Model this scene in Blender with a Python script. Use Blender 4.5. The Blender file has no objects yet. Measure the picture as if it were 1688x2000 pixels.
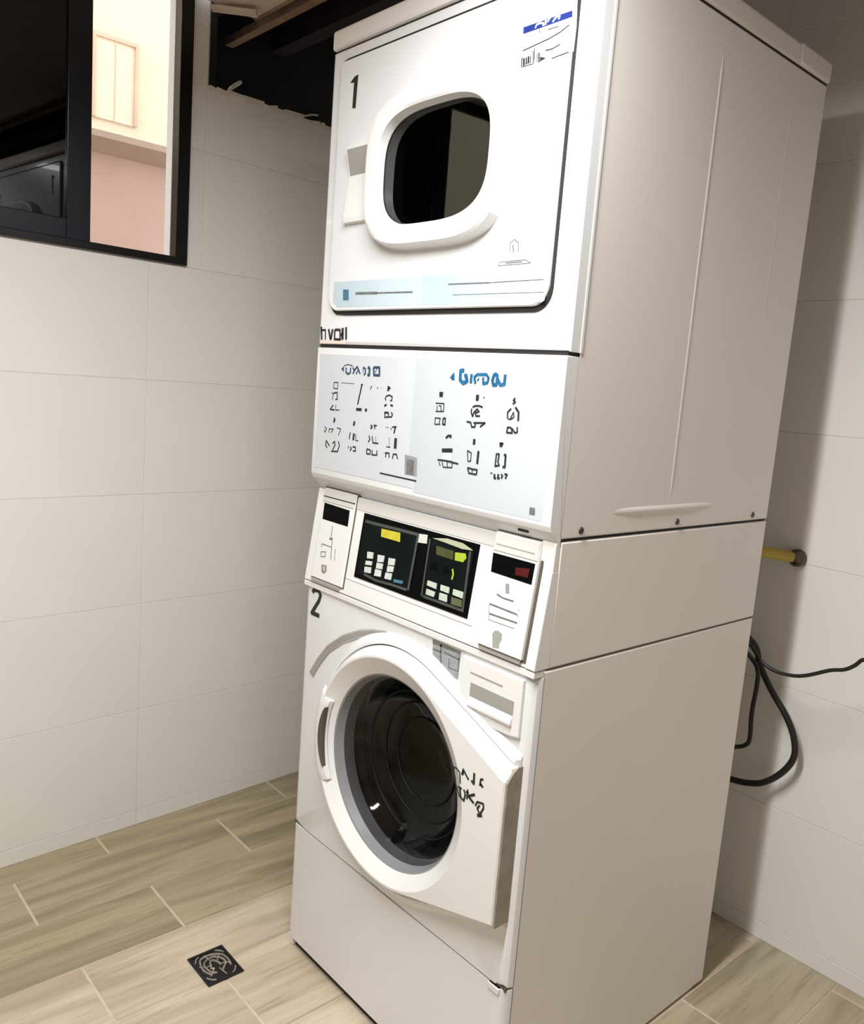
import bpy, bmesh, math, random
from mathutils import Vector, Matrix

# ---------------------------------------------------------------- camera
scene = bpy.context.scene
COL = scene.collection
_yaw, _pitch, _roll = -0.837144, -0.152157, 0.077193
_f = Vector((math.sin(_yaw) * math.cos(_pitch), math.cos(_yaw) * math.cos(_pitch), math.sin(_pitch)))
_r0 = Vector((math.cos(_yaw), -math.sin(_yaw), 0))
_u0 = _r0.cross(_f)
_r = math.cos(_roll) * _r0 + math.sin(_roll) * _u0
_u = -math.sin(_roll) * _r0 + math.cos(_roll) * _u0
cam_data = bpy.data.cameras.new('camera')
cam = bpy.data.objects.new('camera', cam_data)
COL.objects.link(cam)
_m = Matrix((_r, _u, -_f)).transposed().to_4x4()
_m.translation = Vector((1.51659, -1.00467, 1.33536))
cam.matrix_world = _m
cam_data.sensor_fit = 'VERTICAL'
cam_data.sensor_height = 36.0
cam_data.lens = 1622.43 * 36.0 / 2000.0
cam_data.clip_start = 0.02
scene.camera = cam

# ---------------------------------------------------------------- overcast daylight, lamp, exposure
world = bpy.data.worlds.new('daylight')
scene.world = world
world.use_nodes = True
_bg = world.node_tree.nodes['Background']
_bg.inputs['Color'].default_value = (0.92, 0.96, 1.0, 1)
_bg.inputs['Strength'].default_value = 2.3
LAMP_POS = (0.79, -0.76, 2.085)
LAMP_SIZE = (0.10, 1.05)
LAMP_POWER = 43.0
LAMP_COLOR = (0.99, 0.985, 0.98)
scene.view_settings.view_transform = 'Standard'
scene.view_settings.look = 'None'
scene.view_settings.exposure = 0.0
scene.view_settings.gamma = 1.0
scene.view_settings.use_curve_mapping = False

# ---------------------------------------------------------------- materials
def _nodes(name):
    m = bpy.data.materials.new(name)
    m.use_nodes = True
    nt = m.node_tree
    return m, nt, nt.nodes['Principled BSDF']

def plain(name, col, rough=0.4, metal=0.0, var=0.03, scale=6.0, bump=0.0, bscale=80.0, coat=0.0, ior=1.45, spec=0.5):
    m, nt, b = _nodes(name)
    tc = nt.nodes.new('ShaderNodeTexCoord')
    nz = nt.nodes.new('ShaderNodeTexNoise')
    nz.inputs['Scale'].default_value = scale
    nz.inputs['Detail'].default_value = 4.0
    nt.links.new(tc.outputs['Object'], nz.inputs['Vector'])
    rp = nt.nodes.new('ShaderNodeValToRGB')
    rp.color_ramp.elements[0].position = 0.3
    rp.color_ramp.elements[1].position = 0.7
    rp.color_ramp.elements[0].color = tuple(max(0, c * (1 - var)) for c in col) + (1,)
    rp.color_ramp.elements[1].color = tuple(min(1, c * (1 + var)) for c in col) + (1,)
    nt.links.new(nz.outputs['Fac'], rp.inputs['Fac'])
    nt.links.new(rp.outputs['Color'], b.inputs['Base Color'])
    b.inputs['Roughness'].default_value = rough
    b.inputs['Metallic'].default_value = metal
    b.inputs['IOR'].default_value = ior
    b.inputs['Coat Weight'].default_value = coat
    b.inputs['Specular IOR Level'].default_value = spec
    if bump:
        n2 = nt.nodes.new('ShaderNodeTexNoise')
        n2.inputs['Scale'].default_value = bscale
        nt.links.new(tc.outputs['Object'], n2.inputs['Vector'])
        bp = nt.nodes.new('ShaderNodeBump')
        bp.inputs['Strength'].default_value = bump
        bp.inputs['Distance'].default_value = 0.002
        nt.links.new(n2.outputs['Fac'], bp.inputs['Height'])
        nt.links.new(bp.outputs['Normal'], b.inputs['Normal'])
    return m

def tinted_glass(name, tint, refl=1.5, rough=0.02):
    m = bpy.data.materials.new(name)
    m.use_nodes = True
    nt = m.node_tree
    nt.nodes.remove(nt.nodes['Principled BSDF'])
    out = nt.nodes['Material Output']
    tr = nt.nodes.new('ShaderNodeBsdfTransparent')
    tr.inputs['Color'].default_value = tint + (1,)
    gl = nt.nodes.new('ShaderNodeBsdfGlossy')
    gl.inputs['Roughness'].default_value = rough
    f0 = ((refl - 1) / (refl + 1)) ** 2
    lw = nt.nodes.new('ShaderNodeLayerWeight')
    lw.inputs['Blend'].default_value = 0.5
    pw = nt.nodes.new('ShaderNodeMath'); pw.operation = 'POWER'
    pw.inputs[1].default_value = 5.0
    nt.links.new(lw.outputs['Facing'], pw.inputs[0])
    fr = nt.nodes.new('ShaderNodeMath'); fr.operation = 'MULTIPLY_ADD'
    fr.inputs[1].default_value = 1 - f0
    fr.inputs[2].default_value = f0
    nt.links.new(pw.outputs['Value'], fr.inputs[0])
    mx = nt.nodes.new('ShaderNodeMixShader')
    nt.links.new(fr.outputs['Value'], mx.inputs['Fac'])
    nt.links.new(tr.outputs['BSDF'], mx.inputs[1])
    nt.links.new(gl.outputs['BSDF'], mx.inputs[2])
    nt.links.new(mx.outputs['Shader'], out.inputs['Surface'])
    return m

def wood_tile(name, light, dark, seed):
    """Ceramic plank printed with wood grain that runs along local Y."""
    m, nt, b = _nodes(name)
    tc = nt.nodes.new('ShaderNodeTexCoord')
    oi = nt.nodes.new('ShaderNodeObjectInfo')
    ad = nt.nodes.new('ShaderNodeVectorMath'); ad.operation = 'ADD'
    sc = nt.nodes.new('ShaderNodeVectorMath'); sc.operation = 'SCALE'
    cmb = nt.nodes.new('ShaderNodeCombineXYZ')
    nt.links.new(oi.outputs['Random'], cmb.inputs['X'])
    nt.links.new(oi.outputs['Random'], cmb.inputs['Y'])
    nt.links.new(cmb.outputs['Vector'], sc.inputs[0])
    sc.inputs['Scale'].default_value = 37.0 + seed
    nt.links.new(tc.outputs['Object'], ad.inputs[0])
    nt.links.new(sc.outputs['Vector'], ad.inputs[1])
    mp = nt.nodes.new('ShaderNodeMapping')
    mp.inputs['Scale'].default_value = (11.0, 0.9, 1.0)
    mp.inputs['Rotation'].default_value = (0, 0, 0.05)
    nt.links.new(ad.outputs['Vector'], mp.inputs['Vector'])
    nz = nt.nodes.new('ShaderNodeTexNoise')
    nz.inputs['Scale'].default_value = 1.6
    nz.inputs['Detail'].default_value = 6.0
    nz.inputs['Distortion'].default_value = 0.9
    nt.links.new(mp.outputs['Vector'], nz.inputs['Vector'])
    rp = nt.nodes.new('ShaderNodeValToRGB')
    rp.color_ramp.elements[0].position = 0.34
    rp.color_ramp.elements[0].color = dark + (1,)
    rp.color_ramp.elements[1].position = 0.62
    rp.color_ramp.elements[1].color = light + (1,)
    nt.links.new(nz.outputs['Fac'], rp.inputs['Fac'])
    mp2 = nt.nodes.new('ShaderNodeMapping')
    mp2.inputs['Scale'].default_value = (60.0, 3.0, 1.0)
    nt.links.new(ad.outputs['Vector'], mp2.inputs['Vector'])
    n2 = nt.nodes.new('ShaderNodeTexNoise')
    n2.inputs['Scale'].default_value = 2.0
    n2.inputs['Detail'].default_value = 3.0
    n2.inputs['Distortion'].default_value = 0.5
    nt.links.new(mp2.outputs['Vector'], n2.inputs['Vector'])
    r2 = nt.nodes.new('ShaderNodeValToRGB')
    r2.color_ramp.elements[0].position = 0.3
    r2.color_ramp.elements[0].color = (0.80, 0.78, 0.74, 1)
    r2.color_ramp.elements[1].position = 0.45
    r2.color_ramp.elements[1].color = (1, 1, 1, 1)
    nt.links.new(n2.outputs['Fac'], r2.inputs['Fac'])
    mix = nt.nodes.new('ShaderNodeMixRGB'); mix.blend_type = 'MULTIPLY'
    mix.inputs['Fac'].default_value = 1.0
    nt.links.new(rp.outputs['Color'], mix.inputs['Color1'])
    nt.links.new(r2.outputs['Color'], mix.inputs['Color2'])
    nt.links.new(mix.outputs['Color'], b.inputs['Base Color'])
    b.inputs['Roughness'].default_value = 0.42
    return m

M = {
    'tile': plain('white_glazed_tile', (0.80, 0.79, 0.76), 0.38, var=0.02, scale=2.0),
    'grout': plain('wall_grout', (0.66, 0.645, 0.61), 0.8),
    'room_paint': plain('dull_room_paint', (0.64, 0.58, 0.53), 0.85),
    'plaster': plain('painted_plaster', (0.74, 0.70, 0.64), 0.8, bump=0.2),
    'ceiling': plain('ceiling_board', (0.66, 0.56, 0.46), 0.8, var=0.08),
    'floor_grout': plain('floor_grout', (0.62, 0.54, 0.41), 0.8, var=0.08, scale=40),
    'enamel': plain('white_enamel', (0.79, 0.805, 0.82), 0.30, var=0.012, scale=3, coat=0.25),
    'enamel_side': plain('warm_lit_cabinet_enamel', (0.81, 0.775, 0.745), 0.36, var=0.02, scale=2.5),  # same enamel as the fronts, warm light on the sides put into its colour
    'plastic': plain('white_plastic', (0.80, 0.805, 0.795), 0.34, var=0.012, scale=4),
    'sheet': plain('instruction_sheet', (0.60, 0.64, 0.675), 0.4, var=0.01),
    'sheet2': plain('instruction_sheet_grey', (0.54, 0.585, 0.62), 0.4, var=0.01),
    'label': plain('pale_blue_label', (0.52, 0.63, 0.69), 0.35, var=0.04, scale=20),
    'label2': plain('pale_grey_label', (0.44, 0.55, 0.62), 0.35, var=0.05, scale=20),
    'paper': plain('white_sticker_paper', (0.74, 0.75, 0.80), 0.5, var=0.01),
    'lilac': plain('lilac_print', (0.50, 0.54, 0.74), 0.5, var=0.05, scale=40),
    'ink': plain('black_ink', (0.018, 0.017, 0.016), 0.6, var=0.2, scale=60),
    'ink_grey': plain('grey_ink', (0.16, 0.16, 0.16), 0.5, var=0.3, scale=90),
    'ink_soft': plain('light_grey_ink', (0.30, 0.31, 0.32), 0.5, var=0.1),
    'navy': plain('navy_ink', (0.025, 0.06, 0.11), 0.5, var=0.3, scale=70),
    'blue': plain('blue_ink', (0.01, 0.12, 0.26), 0.5, var=0.35, scale=30),
    'royal': plain('royal_blue_ink', (0.01, 0.03, 0.20), 0.5, var=0.3, scale=40),
    'teal': plain('teal_print', (0.06, 0.18, 0.26), 0.5, var=0.2, scale=60),
    'skyblue': plain('sky_blue_reflection', (0.30, 0.58, 0.80), 0.3, var=0.1, scale=20),
    'peach': plain('peach_label', (0.80, 0.66, 0.60), 0.5),
    'gap': plain('dark_gap', (0.015, 0.014, 0.013), 0.7, var=0.2),
    'brown_gap': plain('brown_shadow_gap', (0.10, 0.085, 0.07), 0.7, var=0.2),
    'rubber': plain('grey_rubber', (0.25, 0.255, 0.265), 0.42, var=0.1),
    'ridge': plain('dark_glass_ridge', (0.012, 0.012, 0.012), 0.55, var=0.1, spec=0.2),
    'black_rubber': plain('black_rubber', (0.02, 0.019, 0.019), 0.4, var=0.2),
    'drum': plain('drum_steel', (0.10, 0.10, 0.098), 0.35, metal=0.8, var=0.1),
    'drum_dark': plain('dark_drum', (0.03, 0.028, 0.028), 0.5, var=0.2),
    'black_plastic': plain('black_plastic', (0.002, 0.0022, 0.0026), 0.5, var=0.2, spec=0.05),
    'keypad': plain('dark_green_keypad', (0.0035, 0.007, 0.0065), 0.4, var=0.3, scale=20, spec=0.06),
    'frame_green': plain('grey_green_bezel', (0.05, 0.06, 0.05), 0.35, var=0.3, scale=30),
    'key_white': plain('white_key', (0.62, 0.65, 0.62), 0.5, var=0.1, scale=120),
    'key_green': plain('pale_green_key', (0.50, 0.58, 0.48), 0.5, var=0.1, scale=120),
    'key_olive': plain('olive_key', (0.10, 0.11, 0.055), 0.5, var=0.1),
    'lcd_yellow': plain('yellow_display', (0.55, 0.50, 0.03), 0.35, var=0.1, scale=60),
    'lcd_lime': plain('lime_display', (0.38, 0.50, 0.03), 0.35, var=0.1, scale=60),
    'lcd_olive': plain('dim_olive_display', (0.06, 0.065, 0.015), 0.35, var=0.2, scale=60),
    'crescent': plain('pale_olive_plastic', (0.42, 0.44, 0.30), 0.4, var=0.1),
    'dark_red': plain('dark_red_plastic', (0.09, 0.008, 0.008), 0.3, var=0.2, spec=0.2),
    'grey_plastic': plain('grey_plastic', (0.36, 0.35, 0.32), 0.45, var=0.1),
    'lt_grey_plastic': plain('light_grey_plastic', (0.62, 0.62, 0.58), 0.4, var=0.04),
    'hinge': plain('dark_hinge_plastic', (0.30, 0.27, 0.225), 0.5, var=0.2, scale=25),
    'pewter': plain('pewter_print', (0.34, 0.37, 0.39), 0.4, var=0.15, scale=60),
    'black_alu': plain('black_window_aluminium', (0.006, 0.006, 0.007), 0.28, var=0.2),
    'navy_alu': plain('blue_black_aluminium', (0.006, 0.008, 0.016), 0.3, var=0.2),
    'reveal': plain('white_outer_reveal', (0.85, 0.85, 0.83), 0.7),
    'cream': plain('cream_render', (0.86, 0.70, 0.50), 0.9, var=0.05, scale=3, bump=0.2),
    'cream_frame': plain('tan_window_trim', (0.74, 0.52, 0.36), 0.8, var=0.1),
    'cream_pane': plain('cream_shutter', (0.84, 0.70, 0.52), 0.7, var=0.05),
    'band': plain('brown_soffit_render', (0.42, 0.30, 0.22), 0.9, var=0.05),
    'pink': plain('pink_render', (0.52, 0.335, 0.26), 0.9, var=0.05, scale=3, bump=0.2),
    'ground': plain('alley_concrete', (0.42, 0.38, 0.34), 0.9, var=0.1),
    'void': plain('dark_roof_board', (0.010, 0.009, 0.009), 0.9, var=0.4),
    'beam': plain('brown_batten_wood', (0.30, 0.20, 0.13), 0.7, var=0.25, scale=14),
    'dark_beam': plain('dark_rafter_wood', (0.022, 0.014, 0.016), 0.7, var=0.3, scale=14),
    'cord': plain('black_cable_sheath', (0.013, 0.011, 0.010), 0.42, var=0.1),
    'yellow': plain('yellow_pipe_plastic', (0.58, 0.44, 0.09), 0.45, var=0.12, scale=30),
    'brass': plain('brown_bronze', (0.10, 0.075, 0.045), 0.42, metal=0.5, var=0.2),
    'drain_metal': plain('dull_drain_metal', (0.40, 0.36, 0.31), 0.45, metal=0.5, var=0.3, scale=60),
    'drain_dark': plain('drain_sump', (0.010, 0.009, 0.010), 0.6, var=0.3),
    'screw': plain('dark_screw_steel', (0.10, 0.09, 0.085), 0.35, metal=0.6, var=0.2),
    'rust': plain('rusty_steel', (0.28, 0.14, 0.06), 0.8, var=0.4, scale=90),
    'wood_a': wood_tile('shaded_wood_tile', (0.46, 0.385, 0.25), (0.285, 0.235, 0.145), 3.0),
    'wood_b': wood_tile('pale_wood_tile', (0.65, 0.555, 0.425), (0.43, 0.355, 0.245), 11.0),
    'wood_c': wood_tile('grey_wood_tile', (0.50, 0.43, 0.31), (0.33, 0.275, 0.185), 23.0),
    'glass_dark': tinted_glass('dark_window_glass', (0.004, 0.004, 0.005), 1.55),
    'glass_clear': tinted_glass('clear_window_glass', (0.85, 0.88, 0.86), 1.5),
    'glass_door': tinted_glass('smoked_door_glass', (0.45, 0.45, 0.45), 1.42, 0.05),
    'glass_dryer': tinted_glass('dryer_door_glass', (0.22, 0.20, 0.20), 1.85),
}
_lm = bpy.data.materials.new('lamp_diffuser')
_lm.use_nodes = True
_lb = _lm.node_tree.nodes['Principled BSDF']
_lb.inputs['Emission Color'].default_value = LAMP_COLOR + (1,)
_lb.inputs['Emission Strength'].default_value = 3.0
M['diffuser'] = _lm

# ---------------------------------------------------------------- mesh helpers
def link(name, me, mat, parent=None):
    o = bpy.data.objects.new(name, me)
    COL.objects.link(o)
    if mat is not None and not me.materials:
        me.materials.append(M[mat] if isinstance(mat, str) else mat)
    if parent is not None:
        o.parent = parent
    return o

def finish(name, bm, mat, parent=None, smooth=False, recalc=True):
    if recalc:
        bmesh.ops.recalc_face_normals(bm, faces=bm.faces)
    me = bpy.data.meshes.new(name)
    bm.to_mesh(me)
    bm.free()
    if smooth:
        for p in me.polygons:
            p.use_smooth = True
        try:
            me.set_sharp_from_angle(angle=math.radians(smooth if smooth > 1 else 35))
        except Exception:
            pass
    return link(name, me, mat, parent)

def bm_box(bm, x0, x1, y0, y1, z0, z1):
    v = [bm.verts.new((x, y, z)) for x in (x0, x1) for y in (y0, y1) for z in (z0, z1)]
    for f in ((0, 1, 3, 2), (4, 6, 7, 5), (0, 4, 5, 1), (2, 3, 7, 6), (0, 2, 6, 4), (1, 5, 7, 3)):
        bm.faces.new([v[i] for i in f])

def box(name, x0, x1, y0, y1, z0, z1, mat, parent=None, bevel=0.0, seg=2):
    bm = bmesh.new()
    bm_box(bm, x0, x1, y0, y1, z0, z1)
    bmesh.ops.recalc_face_normals(bm, faces=bm.faces)
    if bevel:
        bmesh.ops.bevel(bm, geom=list(bm.edges), offset=bevel, segments=seg, profile=0.5, affect='EDGES')
    return finish(name, bm, mat, parent, smooth=20 if bevel else False)

def prism(name, poly, fa, fb, mat, parent=None, bevel=0.0):
    """poly: (x, z) outline; fa / fb: functions (x, z) -> front / back point."""
    bm = bmesh.new()
    a = [bm.verts.new(fa(x, z)) for x, z in poly]
    b = [bm.verts.new(fb(x, z)) for x, z in poly]
    n = len(poly)
    bm.faces.new(a)
    bm.faces.new(b[::-1])
    for i in range(n):
        bm.faces.new((a[i], b[i], b[(i + 1) % n], a[(i + 1) % n]))
    bmesh.ops.recalc_face_normals(bm, faces=bm.faces)
    if bevel:
        es = [e for e in bm.edges if sum(1 for v in e.verts if v in a) == 2]
        bmesh.ops.bevel(bm, geom=es, offset=bevel, segments=2, profile=0.5, affect='EDGES')
    return finish(name, bm, mat, parent, smooth=20 if bevel else False)

def yplane(y):
    return lambda x, z: (x, y, z)

def profile_x(name, prof, x0, x1, mat, parent=None, bevel=0.0):
    """prof: (y, z) outline extruded along x."""
    bm = bmesh.new()
    a = [bm.verts.new((x0, y, z)) for y, z in prof]
    b = [bm.verts.new((x1, y, z)) for y, z in prof]
    n = len(prof)
    bm.faces.new(a)
    bm.faces.new(b[::-1])
    for i in range(n):
        bm.faces.new((a[i], b[i], b[(i + 1) % n], a[(i + 1) % n]))
    bmesh.ops.recalc_face_normals(bm, faces=bm.faces)
    if bevel:
        bmesh.ops.bevel(bm, geom=list(bm.edges), offset=bevel, segments=2, profile=0.5, affect='EDGES')
    return finish(name, bm, mat, parent, smooth=20 if bevel else False)

def rings(name, loops, mat, parent=None, cap_first=False, cap_last=False, smooth=30):
    bm = bmesh.new()
    L = [[bm.verts.new(p) for p in lp] for lp in loops]
    n = len(L[0])
    for a, b in zip(L[:-1], L[1:]):
        for i in range(n):
            j = (i + 1) % n
            bm.faces.new((a[i], a[j], b[j], b[i]))
    if cap_first:
        bm.faces.new(L[0][::-1])
    if cap_last:
        bm.faces.new(L[-1])
    return finish(name, bm, mat, parent, smooth=smooth)

def tube(name, pts, r, mat, parent=None, n=10, sub=6, closed=False):
    """Round tube through control points (Catmull-Rom)."""
    P = [Vector(p) for p in pts]
    path = []
    k = len(P)
    for i in range(k if closed else k - 1):
        if closed:
            p0, p1, p2, p3 = P[i - 1], P[i], P[(i + 1) % k], P[(i + 2) % k]
        else:
            p1, p2 = P[i], P[i + 1]
            p0 = P[i - 1] if i > 0 else p1 + (p1 - p2)
            p3 = P[i + 2] if i + 2 < k else p2 + (p2 - p1)
        for s in range(sub):
            t = s / sub
            path.append(0.5 * ((2 * p1) + (p2 - p0) * t + (2 * p0 - 5 * p1 + 4 * p2 - p3) * t * t
                               + (3 * p1 - p0 - 3 * p2 + p3) * t ** 3))
    if not closed:
        path.append(P[-1])
    bm = bmesh.new()
    up = Vector((0, 0, 1))
    T0 = (path[1] - path[0]).normalized()
    if abs(T0.dot(up)) > 0.9:
        up = Vector((1, 0, 0))
    nrm = T0.cross(up).normalized()
    rows = []
    m = len(path)
    for i, p in enumerate(path):
        if closed:
            T = (path[(i + 1) % m] - path[i - 1]).normalized()
        else:
            T = (path[min(i + 1, m - 1)] - path[max(i - 1, 0)]).normalized()
        nrm = (nrm - T * nrm.dot(T)).normalized()
        bn = T.cross(nrm)
        rows.append([bm.verts.new(p + r * (math.cos(2 * math.pi * q / n) * nrm + math.sin(2 * math.pi * q / n) * bn))
                     for q in range(n)])
    for i in range(m if closed else m - 1):
        a, b = rows[i], rows[(i + 1) % m]
        for q in range(n):
            bm.faces.new((a[q], a[(q + 1) % n], b[(q + 1) % n], b[q]))
    if not closed:
        bm.faces.new(rows[0][::-1])
        bm.faces.new(rows[-1])
    return finish(name, bm, mat, parent, smooth=60)

def bm_disc_y(bm, cx, y, cz, r, n=8):
    bm.faces.new([bm.verts.new((cx + r * math.cos(2 * math.pi * i / n), y, cz + r * math.sin(2 * math.pi * i / n)))
                  for i in range(n)])

def clusters(items, gap=0.006):
    B = []
    for it in items:
        xs = [q[0] for q in it[1]]; zs = [q[1] for q in it[1]]
        B.append((min(xs), max(xs), min(zs), max(zs)))
    idx = list(range(len(items)))
    def root(i):
        while idx[i] != i:
            i = idx[i]
        return i
    for i in range(len(items)):
        for j in range(i):
            a, b = B[i], B[j]
            if max(a[0], b[0]) - min(a[1], b[1]) < gap and max(a[2], b[2]) - min(a[3], b[3]) < gap * 0.6:
                idx[root(i)] = root(j)
    out = {}
    for i, it in enumerate(items):
        out.setdefault(root(i), []).append(it)
    return list(out.values())

def ink_each(name, key, place, mat, parent, gap=0.006):
    for k, c in enumerate(clusters(MARKS[key], gap)):
        MARKS['_c'] = c
        ink(name, '_c', place, mat, parent)

def ink(name, key, place, mat, parent):
    """Flat print: strokes and filled shapes laid on a surface. place(x, z, lift) -> point."""
    bm = bmesh.new()
    t = 0.0002
    def ngon(pts, lift):
        try:
            bm.faces.new([bm.verts.new(place(x, z, lift)) for x, z in pts])
        except ValueError:
            pass
    for it in MARKS[key]:
        if it[0] == 'f':
            ngon(it[1], t)
            continue
        pts, w = it[1], it[2] * 0.5
        for i, ((x0, z0), (x1, z1)) in enumerate(zip(pts[:-1], pts[1:])):
            d = math.hypot(x1 - x0, z1 - z0)
            if d < 1e-6:
                continue
            nx, nz = -(z1 - z0) / d * w, (x1 - x0) / d * w
            ngon([(x0 + nx, z0 + nz), (x1 + nx, z1 + nz), (x1 - nx, z1 - nz), (x0 - nx, z0 - nz)], t + i * 2e-6)
        for x, z in pts[1:-1]:
            ngon([(x + w * math.cos(a * math.pi / 4), z + w * math.sin(a * math.pi / 4)) for a in range(8)], t + 2e-5)
    return finish(name, bm, mat, parent, recalc=False)

def tag(o, label=None, cat=None, group=None, kind=None):
    if label: o['label'] = label
    if cat: o['category'] = cat
    if group: o['group'] = group
    if kind: o['kind'] = kind
    return o

def empty(name, loc=(0, 0, 0), rz=0.0):
    o = bpy.data.objects.new(name, None)
    COL.objects.link(o)
    o.location = loc
    o.rotation_euler = (0, 0, rz)
    o.empty_display_size = 0.1
    return o

def poly_radius(poly, c, ang):
    """Distance from c to the outline of a polygon star-shaped about c, in direction ang."""
    dx, dz = math.cos(ang), math.sin(ang)
    best = None
    n = len(poly)
    for i in range(n):
        ax, az = poly[i][0] - c[0], poly[i][1] - c[1]
        bx, bz = poly[(i + 1) % n][0] - c[0], poly[(i + 1) % n][1] - c[1]
        ex, ez = bx - ax, bz - az
        den = dx * ez - dz * ex
        if abs(den) < 1e-12:
            continue
        t = (ax * ez - az * ex) / den
        s = (ax * dz - az * dx) / den
        if t > 0 and -1e-6 <= s <= 1 + 1e-6 and (best is None or t > best):
            best = t
    return best

def radial(poly, c, angs, y):
    return [(c[0] + poly_radius(poly, c, a) * math.cos(a), y, c[1] + poly_radius(poly, c, a) * math.sin(a)) for a in angs]

def round_rect(x0, x1, z0, z1, rb, rt, n=6):
    P = []
    for cx, cz, r, a0 in ((x1 - rb, z0 + rb, rb, -90), (x1 - rt, z1 - rt, rt, 0), (x0 + rt, z1 - rt, rt, 90), (x0 + rb, z0 + rb, rb, 180)):
        for i in range(n + 1):
            a = math.radians(a0 + 90 * i / n)
            P.append((cx + r * math.cos(a), cz + r * math.sin(a)))
    return P

def super_loop(cx, cz, hw, hh, e, n=96):
    P = []
    for i in range(n):
        a = 2 * math.pi * i / n
        c, s = math.cos(a), math.sin(a)
        P.append((cx + hw * math.copysign(abs(c) ** (2 / e), c), cz + hh * math.copysign(abs(s) ** (2 / e), s)))
    return P

def angles_for(c, *polys, n=96):
    A = [2 * math.pi * i / n - math.pi for i in range(n)]
    for p in polys:
        A += [math.atan2(z - c[1], x - c[0]) for x, z in p]
    A.sort()
    out = []
    for a in A:
        if not out or a - out[-1] > 1e-4:
            out.append(a)
    return out

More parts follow.
